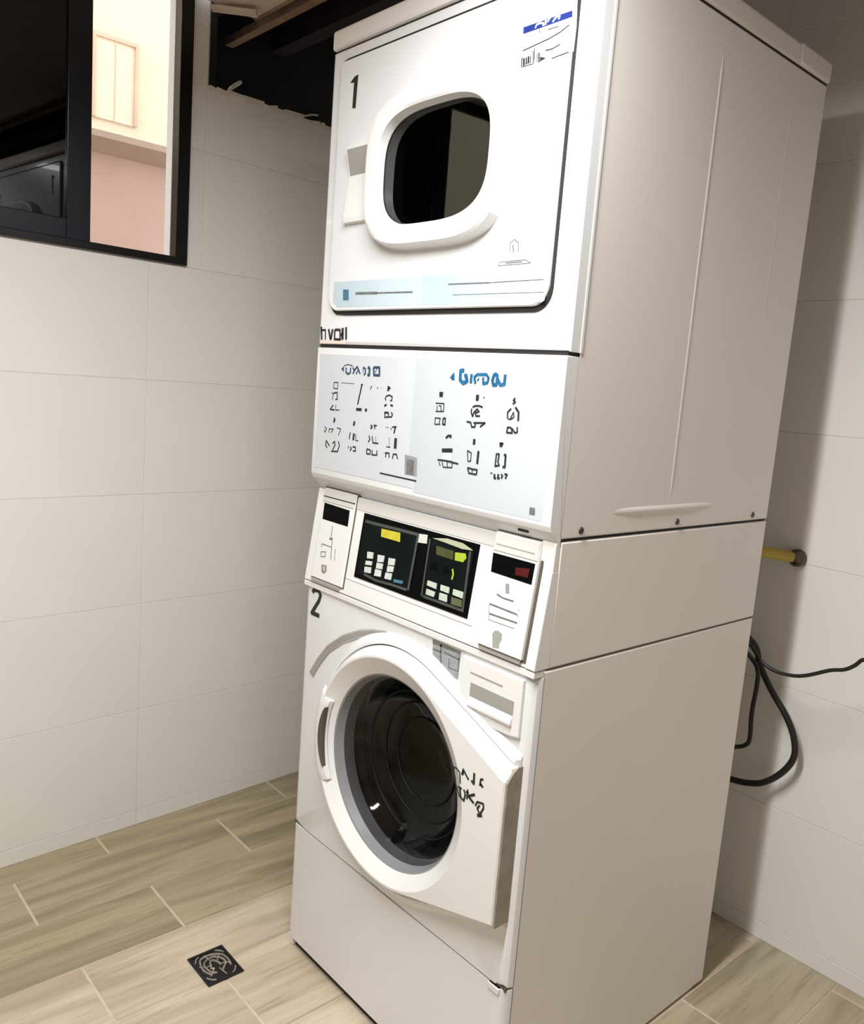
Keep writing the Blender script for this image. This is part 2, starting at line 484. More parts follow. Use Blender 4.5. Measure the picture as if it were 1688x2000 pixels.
MARKS = {
 'headA': [('f',[(0.0913,1.3522),(0.101,1.3585),(0.1009,1.3467)]),('s',[(0.1089,1.3558),(0.1086,1.3462),(0.1154,1.3428),(0.1239,1.3454),(0.124,1.3563)],0.004),('s',[(0.1009,1.3592),(0.1159,1.3619),(0.1312,1.3595)],0.002),('s',[(0.1315,1.3566),(0.1372,1.3503),(0.1329,1.3436)],0.004),('s',[(0.1372,1.3503),(0.1462,1.3586),(0.1575,1.3446)],0.004),('s',[(0.1429,1.3433),(0.1495,1.3508)],0.003),('s',[(0.1658,1.3585),(0.1746,1.3546),(0.1743,1.346),(0.1698,1.343)],0.004),('s',[(0.1659,1.3571),(0.1682,1.3472)],0.002),('s',[(0.1813,1.3591),(0.1876,1.3565),(0.1877,1.3437),(0.1817,1.3442)],0.006),('s',[(0.2003,1.3591),(0.2188,1.3597),(0.2205,1.3444),(0.203,1.3444),(0.2003,1.3591)],0.005),('s',[(0.2061,1.3487),(0.211,1.3566)],0.002)],
 'rowA1': [('s',[(0.0681,1.3236),(0.0825,1.3243),(0.0826,1.3109),(0.068,1.3116),(0.0681,1.3236)],0.002),('s',[(0.0942,1.3242),(0.1399,1.3242)],0.001),('s',[(0.0623,1.3022),(0.0692,1.2996),(0.0651,1.2873)],0.002),('s',[(0.0691,1.3011),(0.0819,1.3041),(0.0834,1.29),(0.0769,1.2888)],0.003),('s',[(0.0702,1.277),(0.0605,1.2672),(0.0765,1.2669)],0.003),('s',[(0.0794,1.2777),(0.0805,1.2672),(0.0935,1.2681)],0.002),('s',[(0.1658,1.3241),(0.1554,1.2836)],0.004),('s',[(0.1626,1.3239),(0.1689,1.3242)],0.003),('s',[(0.1514,1.2739),(0.1698,1.2745)],0.006),('s',[(0.1808,1.2741),(0.1879,1.2754)],0.006),('s',[(0.1995,1.3223),(0.1961,1.3214),(0.1943,1.3156)],0.002),('s',[(0.2162,1.3203),(0.2185,1.3204)],0.004),('s',[(0.2282,1.3203),(0.2296,1.3201)],0.002),('s',[(0.2515,1.3257),(0.251,1.3159)],0.006),('s',[(0.2514,1.3222),(0.2583,1.3212)],0.003),('s',[(0.2462,1.2975),(0.2435,1.3016),(0.2464,1.3059),(0.2552,1.3085),(0.2644,1.3063),(0.2641,1.2987),(0.259,1.2984)],0.003),('s',[(0.2417,1.2867),(0.2493,1.2901)],0.004),('s',[(0.2606,1.2901),(0.2686,1.2886)],0.004),('s',[(0.2435,1.2742),(0.2566,1.2752)],0.004),('s',[(0.2454,1.2744),(0.2463,1.2653),(0.2564,1.2668),(0.2566,1.2752)],0.003),('s',[(0.2643,1.2765),(0.2692,1.2727),(0.2664,1.2676),(0.2575,1.2669)],0.003)],
 'rowA2': [('s',[(0.0756,1.2502),(0.0791,1.2467),(0.0752,1.241)],0.005),('s',[(0.149,1.2495),(0.1462,1.2404)],0.006),('s',[(0.2029,1.2468),(0.208,1.2436),(0.2038,1.239)],0.004),('s',[(0.2124,1.2469),(0.2229,1.2471)],0.003),('s',[(0.216,1.2465),(0.2166,1.2401)],0.003),('s',[(0.2507,1.2467),(0.2597,1.2468)],0.001),('s',[(0.2675,1.2475),(0.2681,1.2427)],0.002),('s',[(0.2708,1.2485),(0.2839,1.2504)],0.003),('s',[(0.2807,1.2494),(0.2776,1.2373)],0.004),('s',[(0.0426,1.2298),(0.0512,1.2252),(0.0451,1.2177),(0.0419,1.2228)],0.002),('s',[(0.0605,1.2275),(0.06,1.2183)],0.002),('s',[(0.0606,1.226),(0.0752,1.2273),(0.0681,1.2183)],0.002),('s',[(0.0881,1.2308),(0.1026,1.2298),(0.095,1.2155)],0.002),('s',[(0.1364,1.2262),(0.1341,1.2118)],0.003),('s',[(0.1491,1.2252),(0.1481,1.211)],0.006),('s',[(0.1554,1.2243),(0.1568,1.2112),(0.1654,1.2117)],0.002),('s',[(0.1992,1.2256),(0.2035,1.2188),(0.1982,1.2124)],0.003),('s',[(0.21,1.2252),(0.2137,1.2126),(0.2313,1.213)],0.003),('s',[(0.2206,1.2255),(0.2242,1.2137)],0.001),('s',[(0.264,1.229),(0.2661,1.2095)],0.001),('s',[(0.2571,1.2093),(0.2695,1.2096)],0.002),('s',[(0.2841,1.2289),(0.2841,1.2087)],0.008),('s',[(0.0566,1.1856),(0.0505,1.1911),(0.0523,1.2006),(0.0656,1.1904)],0.003),('s',[(0.0757,1.1968),(0.0831,1.2022),(0.0852,1.1948),(0.0771,1.1832)],0.003),('s',[(0.0962,1.2035),(0.1009,1.1964),(0.0958,1.1822),(0.072,1.1803)],0.003),('s',[(0.1318,1.1974),(0.1348,1.1925)],0.002),('s',[(0.1394,1.1975),(0.1436,1.1935),(0.1391,1.1885)],0.003),('s',[(0.147,1.1975),(0.1569,1.1979),(0.1578,1.1898),(0.1491,1.1896)],0.003),('s',[(0.1949,1.1983),(0.1959,1.1889),(0.2067,1.1894),(0.207,1.1974),(0.1949,1.1983)],0.003),('s',[(0.2129,1.1981),(0.2127,1.1887),(0.2291,1.1898),(0.2281,1.199)],0.003),('s',[(0.2538,1.1969),(0.2673,1.1984)],0.003),('s',[(0.2573,1.1966),(0.257,1.1887)],0.003),('s',[(0.2663,1.1976),(0.2683,1.1893)],0.003),('s',[(0.2786,1.1884),(0.2798,1.1977),(0.2897,1.1981),(0.294,1.1895)],0.003),('s',[(0.2421,1.1562),(0.3527,1.1556)],0.003)],
 'patchA': [('f',[(0.3146,1.2009),(0.3499,1.1988),(0.3528,1.1645),(0.3177,1.1633)])],
 'patchA2': [('f',[(0.3212,1.1941),(0.3426,1.1932),(0.3447,1.1655),(0.3234,1.1654)])],
 'headB': [('f',[(0.4232,1.3492),(0.4328,1.3592),(0.4358,1.3457),(0.4297,1.3454)]),('s',[(0.4582,1.3634),(0.449,1.3622),(0.4497,1.3464),(0.4585,1.3412),(0.4672,1.3456),(0.4638,1.3549),(0.4594,1.3531)],0.007),('s',[(0.4772,1.3578),(0.4768,1.3422)],0.006),('s',[(0.4882,1.3419),(0.4846,1.3527),(0.4908,1.3576),(0.5129,1.3585),(0.519,1.3527),(0.5167,1.3449),(0.5071,1.3429),(0.5058,1.3536)],0.005),('s',[(0.4921,1.3468),(0.496,1.3516)],0.003),('s',[(0.5321,1.3609),(0.5281,1.35),(0.5312,1.3418),(0.5386,1.3429),(0.5389,1.3581),(0.5321,1.3609)],0.006),('s',[(0.5394,1.3536),(0.5472,1.3426),(0.5564,1.3446),(0.5566,1.3604)],0.006)],
 'rowB1': [('f',[(0.3982,1.323),(0.4085,1.3233),(0.4078,1.3143),(0.3992,1.3143)]),('s',[(0.3906,1.3025),(0.4128,1.3032),(0.4132,1.2893),(0.3923,1.2878)],0.002),('s',[(0.3949,1.2979),(0.3959,1.2889)],0.002),('s',[(0.3998,1.2982),(0.4048,1.2986),(0.4071,1.2889)],0.002),('s',[(0.4073,1.2659),(0.3925,1.2646),(0.3924,1.2762),(0.4061,1.2765),(0.4035,1.2672)],0.002),('s',[(0.4134,1.2771),(0.4195,1.2775),(0.4196,1.2661),(0.4135,1.2664),(0.4134,1.2771)],0.003),('s',[(0.496,1.3237),(0.4961,1.3135)],0.007),('s',[(0.5123,1.3215),(0.5115,1.3187)],0.002),('s',[(0.4862,1.3019),(0.4927,1.3047),(0.5016,1.3053),(0.5107,1.3036)],0.003),('s',[(0.4842,1.2994),(0.4839,1.293),(0.4881,1.2862),(0.4906,1.2935),(0.4978,1.2996),(0.5027,1.296),(0.4942,1.2922),(0.4959,1.2876),(0.5059,1.2884)],0.003),('s',[(0.4744,1.2764),(0.4848,1.2757),(0.488,1.2681),(0.4959,1.2688),(0.4963,1.2751)],0.003),('s',[(0.4917,1.2755),(0.5029,1.2764),(0.5194,1.2778),(0.5081,1.2698)],0.003),('s',[(0.58,1.322),(0.5827,1.3202)],0.007),('s',[(0.5813,1.3198),(0.5847,1.3171),(0.579,1.3137)],0.003),('s',[(0.5706,1.289),(0.5693,1.2995),(0.5768,1.306)],0.003),('s',[(0.5857,1.3089),(0.5938,1.3013),(0.5945,1.2872)],0.004),('s',[(0.5759,1.2887),(0.5827,1.3005),(0.5846,1.2931),(0.5789,1.2889),(0.5718,1.2883)],0.002),('s',[(0.5723,1.2755),(0.5713,1.2663),(0.5838,1.2668),(0.5807,1.2748),(0.5723,1.2755)],0.003),('s',[(0.5828,1.2742),(0.5899,1.2673),(0.5948,1.2693),(0.5937,1.2774)],0.003)],
 'rowB2': [('s',[(0.4248,1.2428),(0.4304,1.2474),(0.4375,1.2481),(0.4368,1.244)],0.004),('f',[(0.4165,1.2234),(0.4442,1.2264),(0.4451,1.219),(0.4173,1.2164)]),('s',[(0.4073,1.2019),(0.4295,1.2029),(0.4622,1.2011)],0.003),('s',[(0.4115,1.1983),(0.4159,1.1921)],0.002),('s',[(0.4201,1.1993),(0.4236,1.1906),(0.4465,1.1926),(0.4466,1.2017)],0.002),('s',[(0.4334,1.2009),(0.4344,1.1919)],0.002),('s',[(0.4972,1.2483),(0.4972,1.2388)],0.006),('s',[(0.4872,1.2082),(0.4858,1.2096),(0.4826,1.2269),(0.4922,1.2239),(0.4926,1.2104),(0.4872,1.2082)],0.002),('s',[(0.5097,1.2291),(0.509,1.2068)],0.005),('s',[(0.4861,1.1976),(0.4907,1.1885),(0.509,1.1885),(0.5102,1.1966),(0.4966,1.1965),(0.4861,1.1976)],0.003),('s',[(0.4978,1.1959),(0.4984,1.1911)],0.002),('s',[(0.561,1.2478),(0.5617,1.2417)],0.007),('s',[(0.5578,1.2475),(0.5663,1.2476)],0.003),('s',[(0.5526,1.2292),(0.559,1.2291),(0.5574,1.2158),(0.5613,1.2109),(0.5519,1.2082),(0.5526,1.2292)],0.003),('s',[(0.5696,1.2296),(0.5738,1.2293),(0.5742,1.2094),(0.5689,1.2095)],0.004),('s',[(0.5426,1.1961),(0.547,1.1951)],0.002),('s',[(0.5525,1.195),(0.5522,1.1887),(0.5566,1.1878)],0.004),('s',[(0.5609,1.1961),(0.5607,1.1891),(0.5649,1.1897)],0.004),('s',[(0.5673,1.197),(0.5708,1.1943),(0.5682,1.1894)],0.003),('s',[(0.5746,1.1979),(0.5809,1.198),(0.5776,1.1903)],0.003)],
 'patchB': [('f',[(0.6366,1.1525),(0.6481,1.1526),(0.6489,1.1415),(0.6371,1.141)])],
 'greyB': [('f',[(0.4181,1.216),(0.4451,1.2187),(0.4467,1.205),(0.4196,1.2029)])],
 'coinL_print': [('s',[(0.0785,1.0211),(0.0805,0.9951)],0.002),('s',[(0.0746,0.9924),(0.0861,0.9943)],0.004),('s',[(0.0885,0.9765),(0.0504,0.9769),(0.0512,0.9692)],0.002),('s',[(0.085,0.9936),(0.0918,0.9509)],0.002),('s',[(0.0525,0.96),(0.0696,0.9626),(0.0697,0.9525),(0.0555,0.9496),(0.0525,0.96)],0.002),('s',[(0.1019,0.9761),(0.1052,0.9506)],0.0015)],
 'coinL_lock': [('f',[(0.0615,0.9336),(0.0812,0.9362),(0.0837,0.9227),(0.0761,0.9164),(0.066,0.9181)])],
 'coinL_lock_in': [('f',[(0.0696,0.9314),(0.0748,0.932),(0.0767,0.9235),(0.0719,0.9233)])],
 'coinL_window': [('f',[(0.0361,1.0647),(0.1296,1.0623),(0.1318,1.0287),(0.038,1.0293)])],
 'coinL_unit': [('f',[(0.0336,1.0973),(0.1462,1.0977),(0.1338,0.9009),(0.0287,0.9019)])],
 'coinR_slot': [('f',[(0.595,1.015),(0.6028,1.0168),(0.6065,1.0015),(0.5986,1.0003)])],
 'coinR_print': [('s',[(0.5798,0.9937),(0.5954,0.9907),(0.6191,0.9909)],0.003),('s',[(0.5667,0.9741),(0.6326,0.9719)],0.003),('s',[(0.5707,0.9579),(0.635,0.9585)],0.003),('s',[(0.5713,0.9477),(0.6312,0.9482)],0.001),('s',[(0.5668,0.9734),(0.5723,0.9473)],0.001),('s',[(0.6326,0.9794),(0.634,0.9793)],0.003),('s',[(0.6335,0.9697),(0.6346,0.9695)],0.003)],
 'coinR_key': [('f',[(0.5858,0.9276),(0.5891,0.9333),(0.5978,0.9357),(0.607,0.9321),(0.6083,0.923),(0.6047,0.9152),(0.6057,0.9073),(0.5913,0.9052)])],
 'coinR_window': [('f',[(0.5549,1.0601),(0.6506,1.0605),(0.6503,1.0258),(0.5572,1.0276)])],
 'coinR_red': [('f',[(0.611,1.0461),(0.6417,1.0508),(0.6402,1.0353),(0.6121,1.0343)])],
 'coinR_hood': [('s',[(0.5619,1.0738),(0.6472,1.0748)],0.003)],
 'coinR_unit': [('f',[(0.5565,1.092),(0.654,1.0893),(0.6528,0.8998),(0.5505,0.899)])],
 'kp_black': [('f',[(0.1789,1.0648),(0.515,1.0636),(0.5112,0.9319),(0.1741,0.9352)])],
 'kp_modL': [('f',[(0.1845,1.0544),(0.3516,1.0528),(0.3499,0.9446),(0.186,0.9419)])],
 'kp_modR': [('f',[(0.3898,1.054),(0.5041,1.0517),(0.5019,0.9409),(0.3895,0.9435)])],
 'kp_yellow': [('f',[(0.241,1.0442),(0.2993,1.0465),(0.303,1.0291),(0.2434,1.0287)])],
 'kp_a1': [('f',[(0.2098,0.9918),(0.229,0.9935),(0.2297,0.9813),(0.2121,0.9785)])],
 'kp_a2': [('f',[(0.2096,0.9731),(0.2295,0.9757),(0.2296,0.9676),(0.2097,0.965)])],
 'kp_a3': [('f',[(0.209,0.9608),(0.2294,0.9636),(0.2308,0.9518),(0.2107,0.9498)])],
 'kp_b1': [('f',[(0.2441,0.9923),(0.2647,0.9941),(0.2644,0.9814),(0.2461,0.9783)])],
 'kp_b2': [('f',[(0.2448,0.9765),(0.264,0.9782),(0.2644,0.9672),(0.2452,0.9654)])],
 'kp_b3': [('f',[(0.2437,0.9635),(0.2627,0.9644),(0.2635,0.9519),(0.2435,0.9499)])],
 'kp_c1': [('f',[(0.2788,0.9931),(0.2981,0.9947),(0.2989,0.9825),(0.28,0.9792)])],
 'kp_c2': [('f',[(0.2793,0.9775),(0.2984,0.98),(0.2977,0.9689),(0.2799,0.9658)])],
 'kp_c3': [('f',[(0.2768,0.9636),(0.2961,0.9655),(0.2958,0.9529),(0.2762,0.9516)])],
 'kp_t': [('f',[(0.3035,0.9562),(0.3317,0.9595),(0.331,0.9532),(0.3038,0.9508)])],
 'kp_w': [('f',[(0.3534,1.0547),(0.3768,1.0568),(0.3787,1.0407),(0.3543,1.0382)])],
 'kp_olive': [('f',[(0.4061,1.0423),(0.4536,1.0415),(0.4554,1.026),(0.4101,1.0269)])],
 'kp_lime': [('f',[(0.4581,1.0403),(0.4841,1.0434),(0.4881,1.0357),(0.482,1.0273),(0.4606,1.0264)])],
 'kp_r1': [('f',[(0.4001,0.9759),(0.4255,0.9758),(0.426,0.9656),(0.4002,0.967)])],
 'kp_r2': [('f',[(0.4008,0.9604),(0.4254,0.9595),(0.4234,0.9502),(0.4013,0.9501)])],
 'kp_r3': [('f',[(0.4363,0.9761),(0.4597,0.9764),(0.4603,0.9657),(0.4378,0.9662)])],
 'kp_r4': [('f',[(0.4368,0.9615),(0.457,0.962),(0.4592,0.9495),(0.4378,0.9493)])],
 'kp_r5': [('f',[(0.4703,0.976),(0.4959,0.9764),(0.4967,0.9652),(0.4707,0.966)])],
 'kp_r6': [('f',[(0.4688,0.9612),(0.4955,0.962),(0.4976,0.9497),(0.4709,0.9488)])],
 'kp_d1': [('f',[(0.3991,1.0098),(0.4145,1.0101),(0.4165,0.998),(0.3999,0.9981)])],
 'kp_d2': [('f',[(0.434,1.0099),(0.4477,1.0107),(0.4497,0.9988),(0.4359,0.9986)])],
 'kp_cres': [('f',[(0.3943,1.0541),(0.4297,1.0601),(0.4718,1.0595),(0.5,1.0522),(0.4742,1.0499),(0.4317,1.0524)])],
 'kp_frame': [('s',[(0.1858,1.0497),(0.3516,1.0528),(0.3497,0.9453)],0.006),('s',[(0.386,1.0518),(0.3895,0.9435)],0.004),('s',[(0.2093,0.9454),(0.2497,0.9416),(0.2994,0.9444),(0.3451,0.945)],0.005),('s',[(0.4946,1.0498),(0.5015,0.9422)],0.005),('s',[(0.3937,0.9445),(0.4989,0.9444)],0.005)],
 'kp_cursor': [('s',[(0.4584,1.0101),(0.4627,1.0016),(0.4612,0.9912)],0.004)],
 'one': [('f',[(0.0754,1.9063),(0.0896,1.9151),(0.1014,1.9166),(0.0984,1.8549),(0.0873,1.8569),(0.0884,1.9037)])],
 'st_body': [('f',[(0.5363,1.8942),(0.634,1.8935),(0.6384,1.8351),(0.5402,1.8349)])],
 'st_band': [('f',[(0.5367,1.894),(0.6343,1.8932),(0.6355,1.8843),(0.5379,1.884)])],
 'st_script': [('s',[(0.5629,1.8864),(0.5651,1.8907),(0.5718,1.8914),(0.5787,1.8896),(0.5793,1.8852)],0.003),('s',[(0.5832,1.8857),(0.5837,1.8926)],0.004),('s',[(0.5868,1.889),(0.5915,1.8935)],0.003),('s',[(0.5977,1.8863),(0.6012,1.8901),(0.6086,1.8928)],0.003),('s',[(0.6093,1.8871),(0.6113,1.8922)],0.003)],
 'st_lilac': [('f',[(0.5394,1.8831),(0.5698,1.883),(0.5934,1.8659),(0.5401,1.8611)])],
 'st_lines': [('s',[(0.54,1.8591),(0.5927,1.8641),(0.6144,1.8682),(0.6315,1.8742)],0.0015),('s',[(0.5398,1.8494),(0.5408,1.8355)],0.0025),('s',[(0.5629,1.8539),(0.5652,1.836)],0.002),('s',[(0.5416,1.8353),(0.5653,1.835)],0.001),('s',[(0.5443,1.8474),(0.5457,1.8364)],0.004),('s',[(0.5492,1.8473),(0.5505,1.8368)],0.003),('s',[(0.554,1.8482),(0.5546,1.8374)],0.004),('s',[(0.5582,1.8472),(0.5588,1.8369)],0.002),('s',[(0.5652,1.8572),(0.5675,1.8394)],0.0015),('s',[(0.5752,1.8482),(0.577,1.8344)],0.003),('s',[(0.5712,1.8482),(0.5728,1.8353)],0.0015),('f',[(0.5781,1.8418),(0.5907,1.8376),(0.579,1.8349)]),('s',[(0.588,1.8486),(0.6013,1.8479),(0.6166,1.851)],0.0015),('s',[(0.6018,1.8342),(0.6352,1.836)],0.0012),('s',[(0.5895,1.878),(0.6106,1.8775)],0.001),('s',[(0.5714,1.8834),(0.5729,1.8773)],0.0012)],
 'lab_L': [('f',[(0.0599,1.5261),(0.3361,1.5251),(0.3418,1.4754),(0.0749,1.4749),(0.0575,1.4862)])],
 'lab_R': [('f',[(0.3361,1.5251),(0.632,1.5255),(0.6334,1.4768),(0.6281,1.4741),(0.3418,1.4754)])],
 'lab_icon': [('f',[(0.0923,1.5105),(0.1119,1.5092),(0.1141,1.4885),(0.0945,1.4889)])],
 'lab_text': [('s',[(0.1355,1.5014),(0.2067,1.5001)],0.005),('s',[(0.2067,1.5001),(0.313,1.4989)],0.003),('s',[(0.4082,1.5091),(0.5088,1.508)],0.0025),('s',[(0.5088,1.508),(0.6278,1.5085)],0.0015),('s',[(0.422,1.4907),(0.6303,1.4892)],0.001)],
 'home': [('s',[(0.5502,1.5544),(0.5484,1.5686),(0.5578,1.5736),(0.5665,1.5673),(0.5682,1.5532)],0.002),('s',[(0.5548,1.5654),(0.5583,1.5539)],0.003),('s',[(0.5261,1.5343),(0.5296,1.5399),(0.5855,1.5404),(0.597,1.5348),(0.5261,1.5343)],0.0015),('s',[(0.5422,1.5375),(0.578,1.5378)],0.002)],
 'brand': [('s',[(0.0095,1.4374),(0.0136,1.4106)],0.006),('s',[(0.0117,1.4299),(0.0252,1.431),(0.0272,1.4108)],0.004),('s',[(0.0371,1.4326),(0.046,1.411)],0.006),('s',[(0.0518,1.4326),(0.0473,1.411)],0.006),('s',[(0.0598,1.4311),(0.0605,1.4119),(0.0814,1.4114),(0.0781,1.4312),(0.0598,1.4311)],0.005),('s',[(0.0874,1.4349),(0.0892,1.4115)],0.008),('s',[(0.0806,1.4191),(0.0891,1.4246)],0.004),('s',[(0.0993,1.4367),(0.1019,1.4116)],0.006)],
 'brand_lab': [('f',[(0.0076,1.4098),(0.1028,1.4102),(0.1036,1.4029),(0.0082,1.403)])],
 'gap_reflection': [('f',[(0.6296,1.9114),(0.6374,1.9093),(0.6404,1.872),(0.6393,1.8372),(0.6332,1.8386),(0.6293,1.8996)])],
 'two': [('s',[(0.0273,0.8631),(0.0337,0.8708),(0.0504,0.8728),(0.0591,0.8644),(0.054,0.8503),(0.0403,0.8322),(0.029,0.817),(0.0587,0.8175)],0.01)],
 'wtext': [('s',[(0.5387,0.6821),(0.5495,0.6782),(0.5558,0.679),(0.5639,0.675),(0.5674,0.6561)],0.003),('s',[(0.5495,0.6782),(0.552,0.6569)],0.0015),('s',[(0.5693,0.6726),(0.5717,0.6838),(0.5829,0.6738),(0.587,0.671)],0.004),('s',[(0.5731,0.6825),(0.5717,0.6736)],0.003),('s',[(0.5984,0.6885),(0.5995,0.6691),(0.5929,0.6726)],0.005),('s',[(0.6138,0.6716),(0.6147,0.6837),(0.6209,0.686)],0.004),('s',[(0.6144,0.6764),(0.6214,0.6719)],0.005),('s',[(0.552,0.6569),(0.5692,0.6309)],0.003),('s',[(0.562,0.6482),(0.5722,0.648)],0.004),('s',[(0.5673,0.6468),(0.5716,0.632),(0.5795,0.629),(0.5817,0.642),(0.5771,0.6492)],0.004),('s',[(0.5866,0.6534),(0.5863,0.6349)],0.004),('s',[(0.6045,0.6518),(0.5892,0.642),(0.6036,0.6353)],0.005),('s',[(0.5823,0.6478),(0.5898,0.6475)],0.003),('s',[(0.6076,0.6325),(0.6114,0.6415),(0.6255,0.6443),(0.6269,0.6368),(0.6198,0.6218),(0.6127,0.6303),(0.6178,0.6381)],0.004),('s',[(0.6137,0.618),(0.625,0.6229)],0.006)],
 'wst': [('f',[(0.4287,0.8709),(0.5049,0.8697),(0.5033,0.8171),(0.4612,0.8176),(0.433,0.8222)])],
 'wst_d': [('f',[(0.4291,0.8711),(0.5053,0.8699),(0.5041,0.8649),(0.4301,0.8628)]),('s',[(0.4523,0.8673),(0.4557,0.8217)],0.005),('s',[(0.4312,0.8535),(0.4539,0.8536)],0.003),('s',[(0.434,0.8293),(0.4548,0.8291)],0.003),('s',[(0.4341,0.8236),(0.4584,0.8216)],0.004),('s',[(0.4613,0.8558),(0.5027,0.8543)],0.003),('s',[(0.477,0.8483),(0.4776,0.8315),(0.5014,0.8324)],0.002),('s',[(0.5017,0.8632),(0.5014,0.8324)],0.003)],
}

# ---------------------------------------------------------------- the setting
WT = math.radians(2.834)                 # the window wall is not quite square to the machine
WO = (-0.6924, 0.0, 0.0)
Y_BACK = 0.982
X_RIGHT = 2.5
Y_FRONT = -2.7
Z_CEIL = 2.275
Z_WALL = 2.32
Z_ROOF = 2.72

def struct(o, label=None):
    o['kind'] = 'structure'
    if label: o['label'] = label
    return o

# floor of ceramic wood-look planks (planks run along y, grout recessed)
floor = struct(box('floor', -0.80, X_RIGHT, Y_FRONT, Y_BACK + 0.03, -0.06, -0.0016, 'floor_grout'),
               'floor of pale wood-look ceramic planks with light grout')
seams = [-0.787, -0.587, -0.385, -0.187, 0.013, 0.225, 0.455, 0.685, 0.885, 1.085, 1.285, 1.485, 1.685, 1.885, 2.085, 2.285, 2.485]
starts = [-0.20, -0.443, -0.168, -0.41, -0.171, -0.44, -0.17, 0.06, -0.18, -0.44, -0.17, -0.44, -0.17, -0.44, -0.17, -0.44]
mats = ['wood_a', 'wood_a', 'wood_a', 'wood_b', 'wood_b', 'wood_b', 'wood_b', 'wood_c', 'wood_c', 'wood_b', 'wood_b', 'wood_c', 'wood_b', 'wood_b', 'wood_c', 'wood_b']  # rows beside the window wall darker: soft floor shade painted into the planks
PL = 0.564
plank_mesh = {}
def plank(x0, x1, y0, y1, mat):
    w, l = round(x1 - x0, 4), round(y1 - y0, 4)
    if l < 0.01 or w < 0.01:
        return
    k = (w, l, mat)
    if k not in plank_mesh:
        bm = bmesh.new()
        bm_box(bm, -w / 2, w / 2, -l / 2, l / 2, -0.008, 0.0)
        bmesh.ops.recalc_face_normals(bm, faces=bm.faces)
        top = [e for e in bm.edges if all(v.co.z > -0.001 for v in e.verts)]
        bmesh.ops.bevel(bm, geom=top, offset=0.0008, segments=1, affect='EDGES')
        me = bpy.data.meshes.new('plank')
        bm.to_mesh(me); bm.free()
        me.materials.append(M[mat])
        plank_mesh[k] = me
    o = bpy.data.objects.new('plank', plank_mesh[k])
    COL.objects.link(o)
    o.parent = floor
    o.location = ((x0 + x1) / 2, (y0 + y1) / 2, 0)
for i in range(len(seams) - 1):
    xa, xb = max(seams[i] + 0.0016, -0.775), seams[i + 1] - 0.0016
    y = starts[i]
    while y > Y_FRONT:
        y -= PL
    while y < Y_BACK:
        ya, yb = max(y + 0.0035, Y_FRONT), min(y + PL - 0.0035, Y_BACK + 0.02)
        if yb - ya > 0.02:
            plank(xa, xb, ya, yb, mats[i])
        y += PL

# tiled walls ------------------------------------------------------------
tile_mesh = {}
def tile(parent, axis, u0, u1, z0, z1, g=0.0007, th=0.006):
    """One wall tile; axis 'x' -> wall normal is local +x, 'y' -> wall normal is -y."""
    w, h = round(u1 - u0 - 2 * g, 4), round(z1 - z0 - 2 * g, 4)
    if w < 0.008 or h < 0.008:
        return
    k = (axis, w, h)
    if k not in tile_mesh:
        bm = bmesh.new()
        if axis == 'x':
            bm_box(bm, -th, 0, -w / 2, w / 2, -h / 2, h / 2)
        else:
            bm_box(bm, -w / 2, w / 2, 0, th, -h / 2, h / 2)
        bmesh.ops.recalc_face_normals(bm, faces=bm.faces)
        es = [e for e in bm.edges if all(abs(v.co.x if axis == 'x' else v.co.y) < 1e-6 for v in e.verts)]
        bmesh.ops.bevel(bm, geom=es, offset=0.0007, segments=1, affect='EDGES')
        me = bpy.data.meshes.new('tile')
        bm.to_mesh(me); bm.free()
        me.materials.append(M['tile'])
        tile_mesh[k] = me
    o = bpy.data.objects.new('tile', tile_mesh[k])
    COL.objects.link(o)
    o.parent = parent
    o.location = (0, (u0 + u1) / 2, (z0 + z1) / 2) if axis == 'x' else ((u0 + u1) / 2, 0, (z0 + z1) / 2)

ZJ = [0.0, 0.045, 0.355, 0.667, 0.977, 1.288, 1.598, 1.908, 2.218, 2.32]
WIN = (-1.46, 0.017, 1.600, 2.310)         # window opening in the left wall: along, along, bottom, top

# wall_left substrate: polygon with the broken top edge, built from slabs in the wall's own frame
bm = bmesh.new()
SB = -0.0012
def slab(u0, u1, z0, z1):
    bm_box(bm, SB - 0.044, SB, u0, u1, z0, z1)
slab(Y_FRONT, 1.05, -0.02, WIN[2])
slab(Y_FRONT, WIN[0], WIN[2], Z_WALL)
slab(WIN[1], 0.068, WIN[2], Z_WALL)
slab(0.068, 1.05, WIN[2], 2.070)
slab(WIN[0], WIN[1], WIN[3], Z_WALL)
wall_left = struct(finish('wall_left', bm, 'grout'), 'white tiled wall with the black window and a broken upper edge')
wall_left.location = WO
wall_left.rotation_euler = (0, 0, WT)
UJ = [Y_FRONT, -2.485, -1.885, -1.285, -0.685, -0.085, 0.515, 1.045]
for zi in range(len(ZJ) - 1):
    z0, z1 = ZJ[zi], ZJ[zi + 1]
    for ui in range(len(UJ) - 1):
        u0, u1 = UJ[ui], UJ[ui + 1]
        if z1 <= WIN[2] + 1e-6:
            tile(wall_left, 'x', u0, u1, z0, z1)
            continue
        # row(s) beside the window: keep what lies outside it
        if u0 < WIN[0]:
            tile(wall_left, 'x', u0, min(u1, WIN[0]), z0, z1)
        if u1 > WIN[1]:
            a = max(u0, WIN[1])
            if a < 0.066:
                tile(wall_left, 'x', a, 0.066, z0, min(z1, Z_WALL))
                a = 0.066
            if z0 < 2.07 and u1 > a:
                tile(wall_left, 'x', a, u1, z0, min(z1, 2.078))
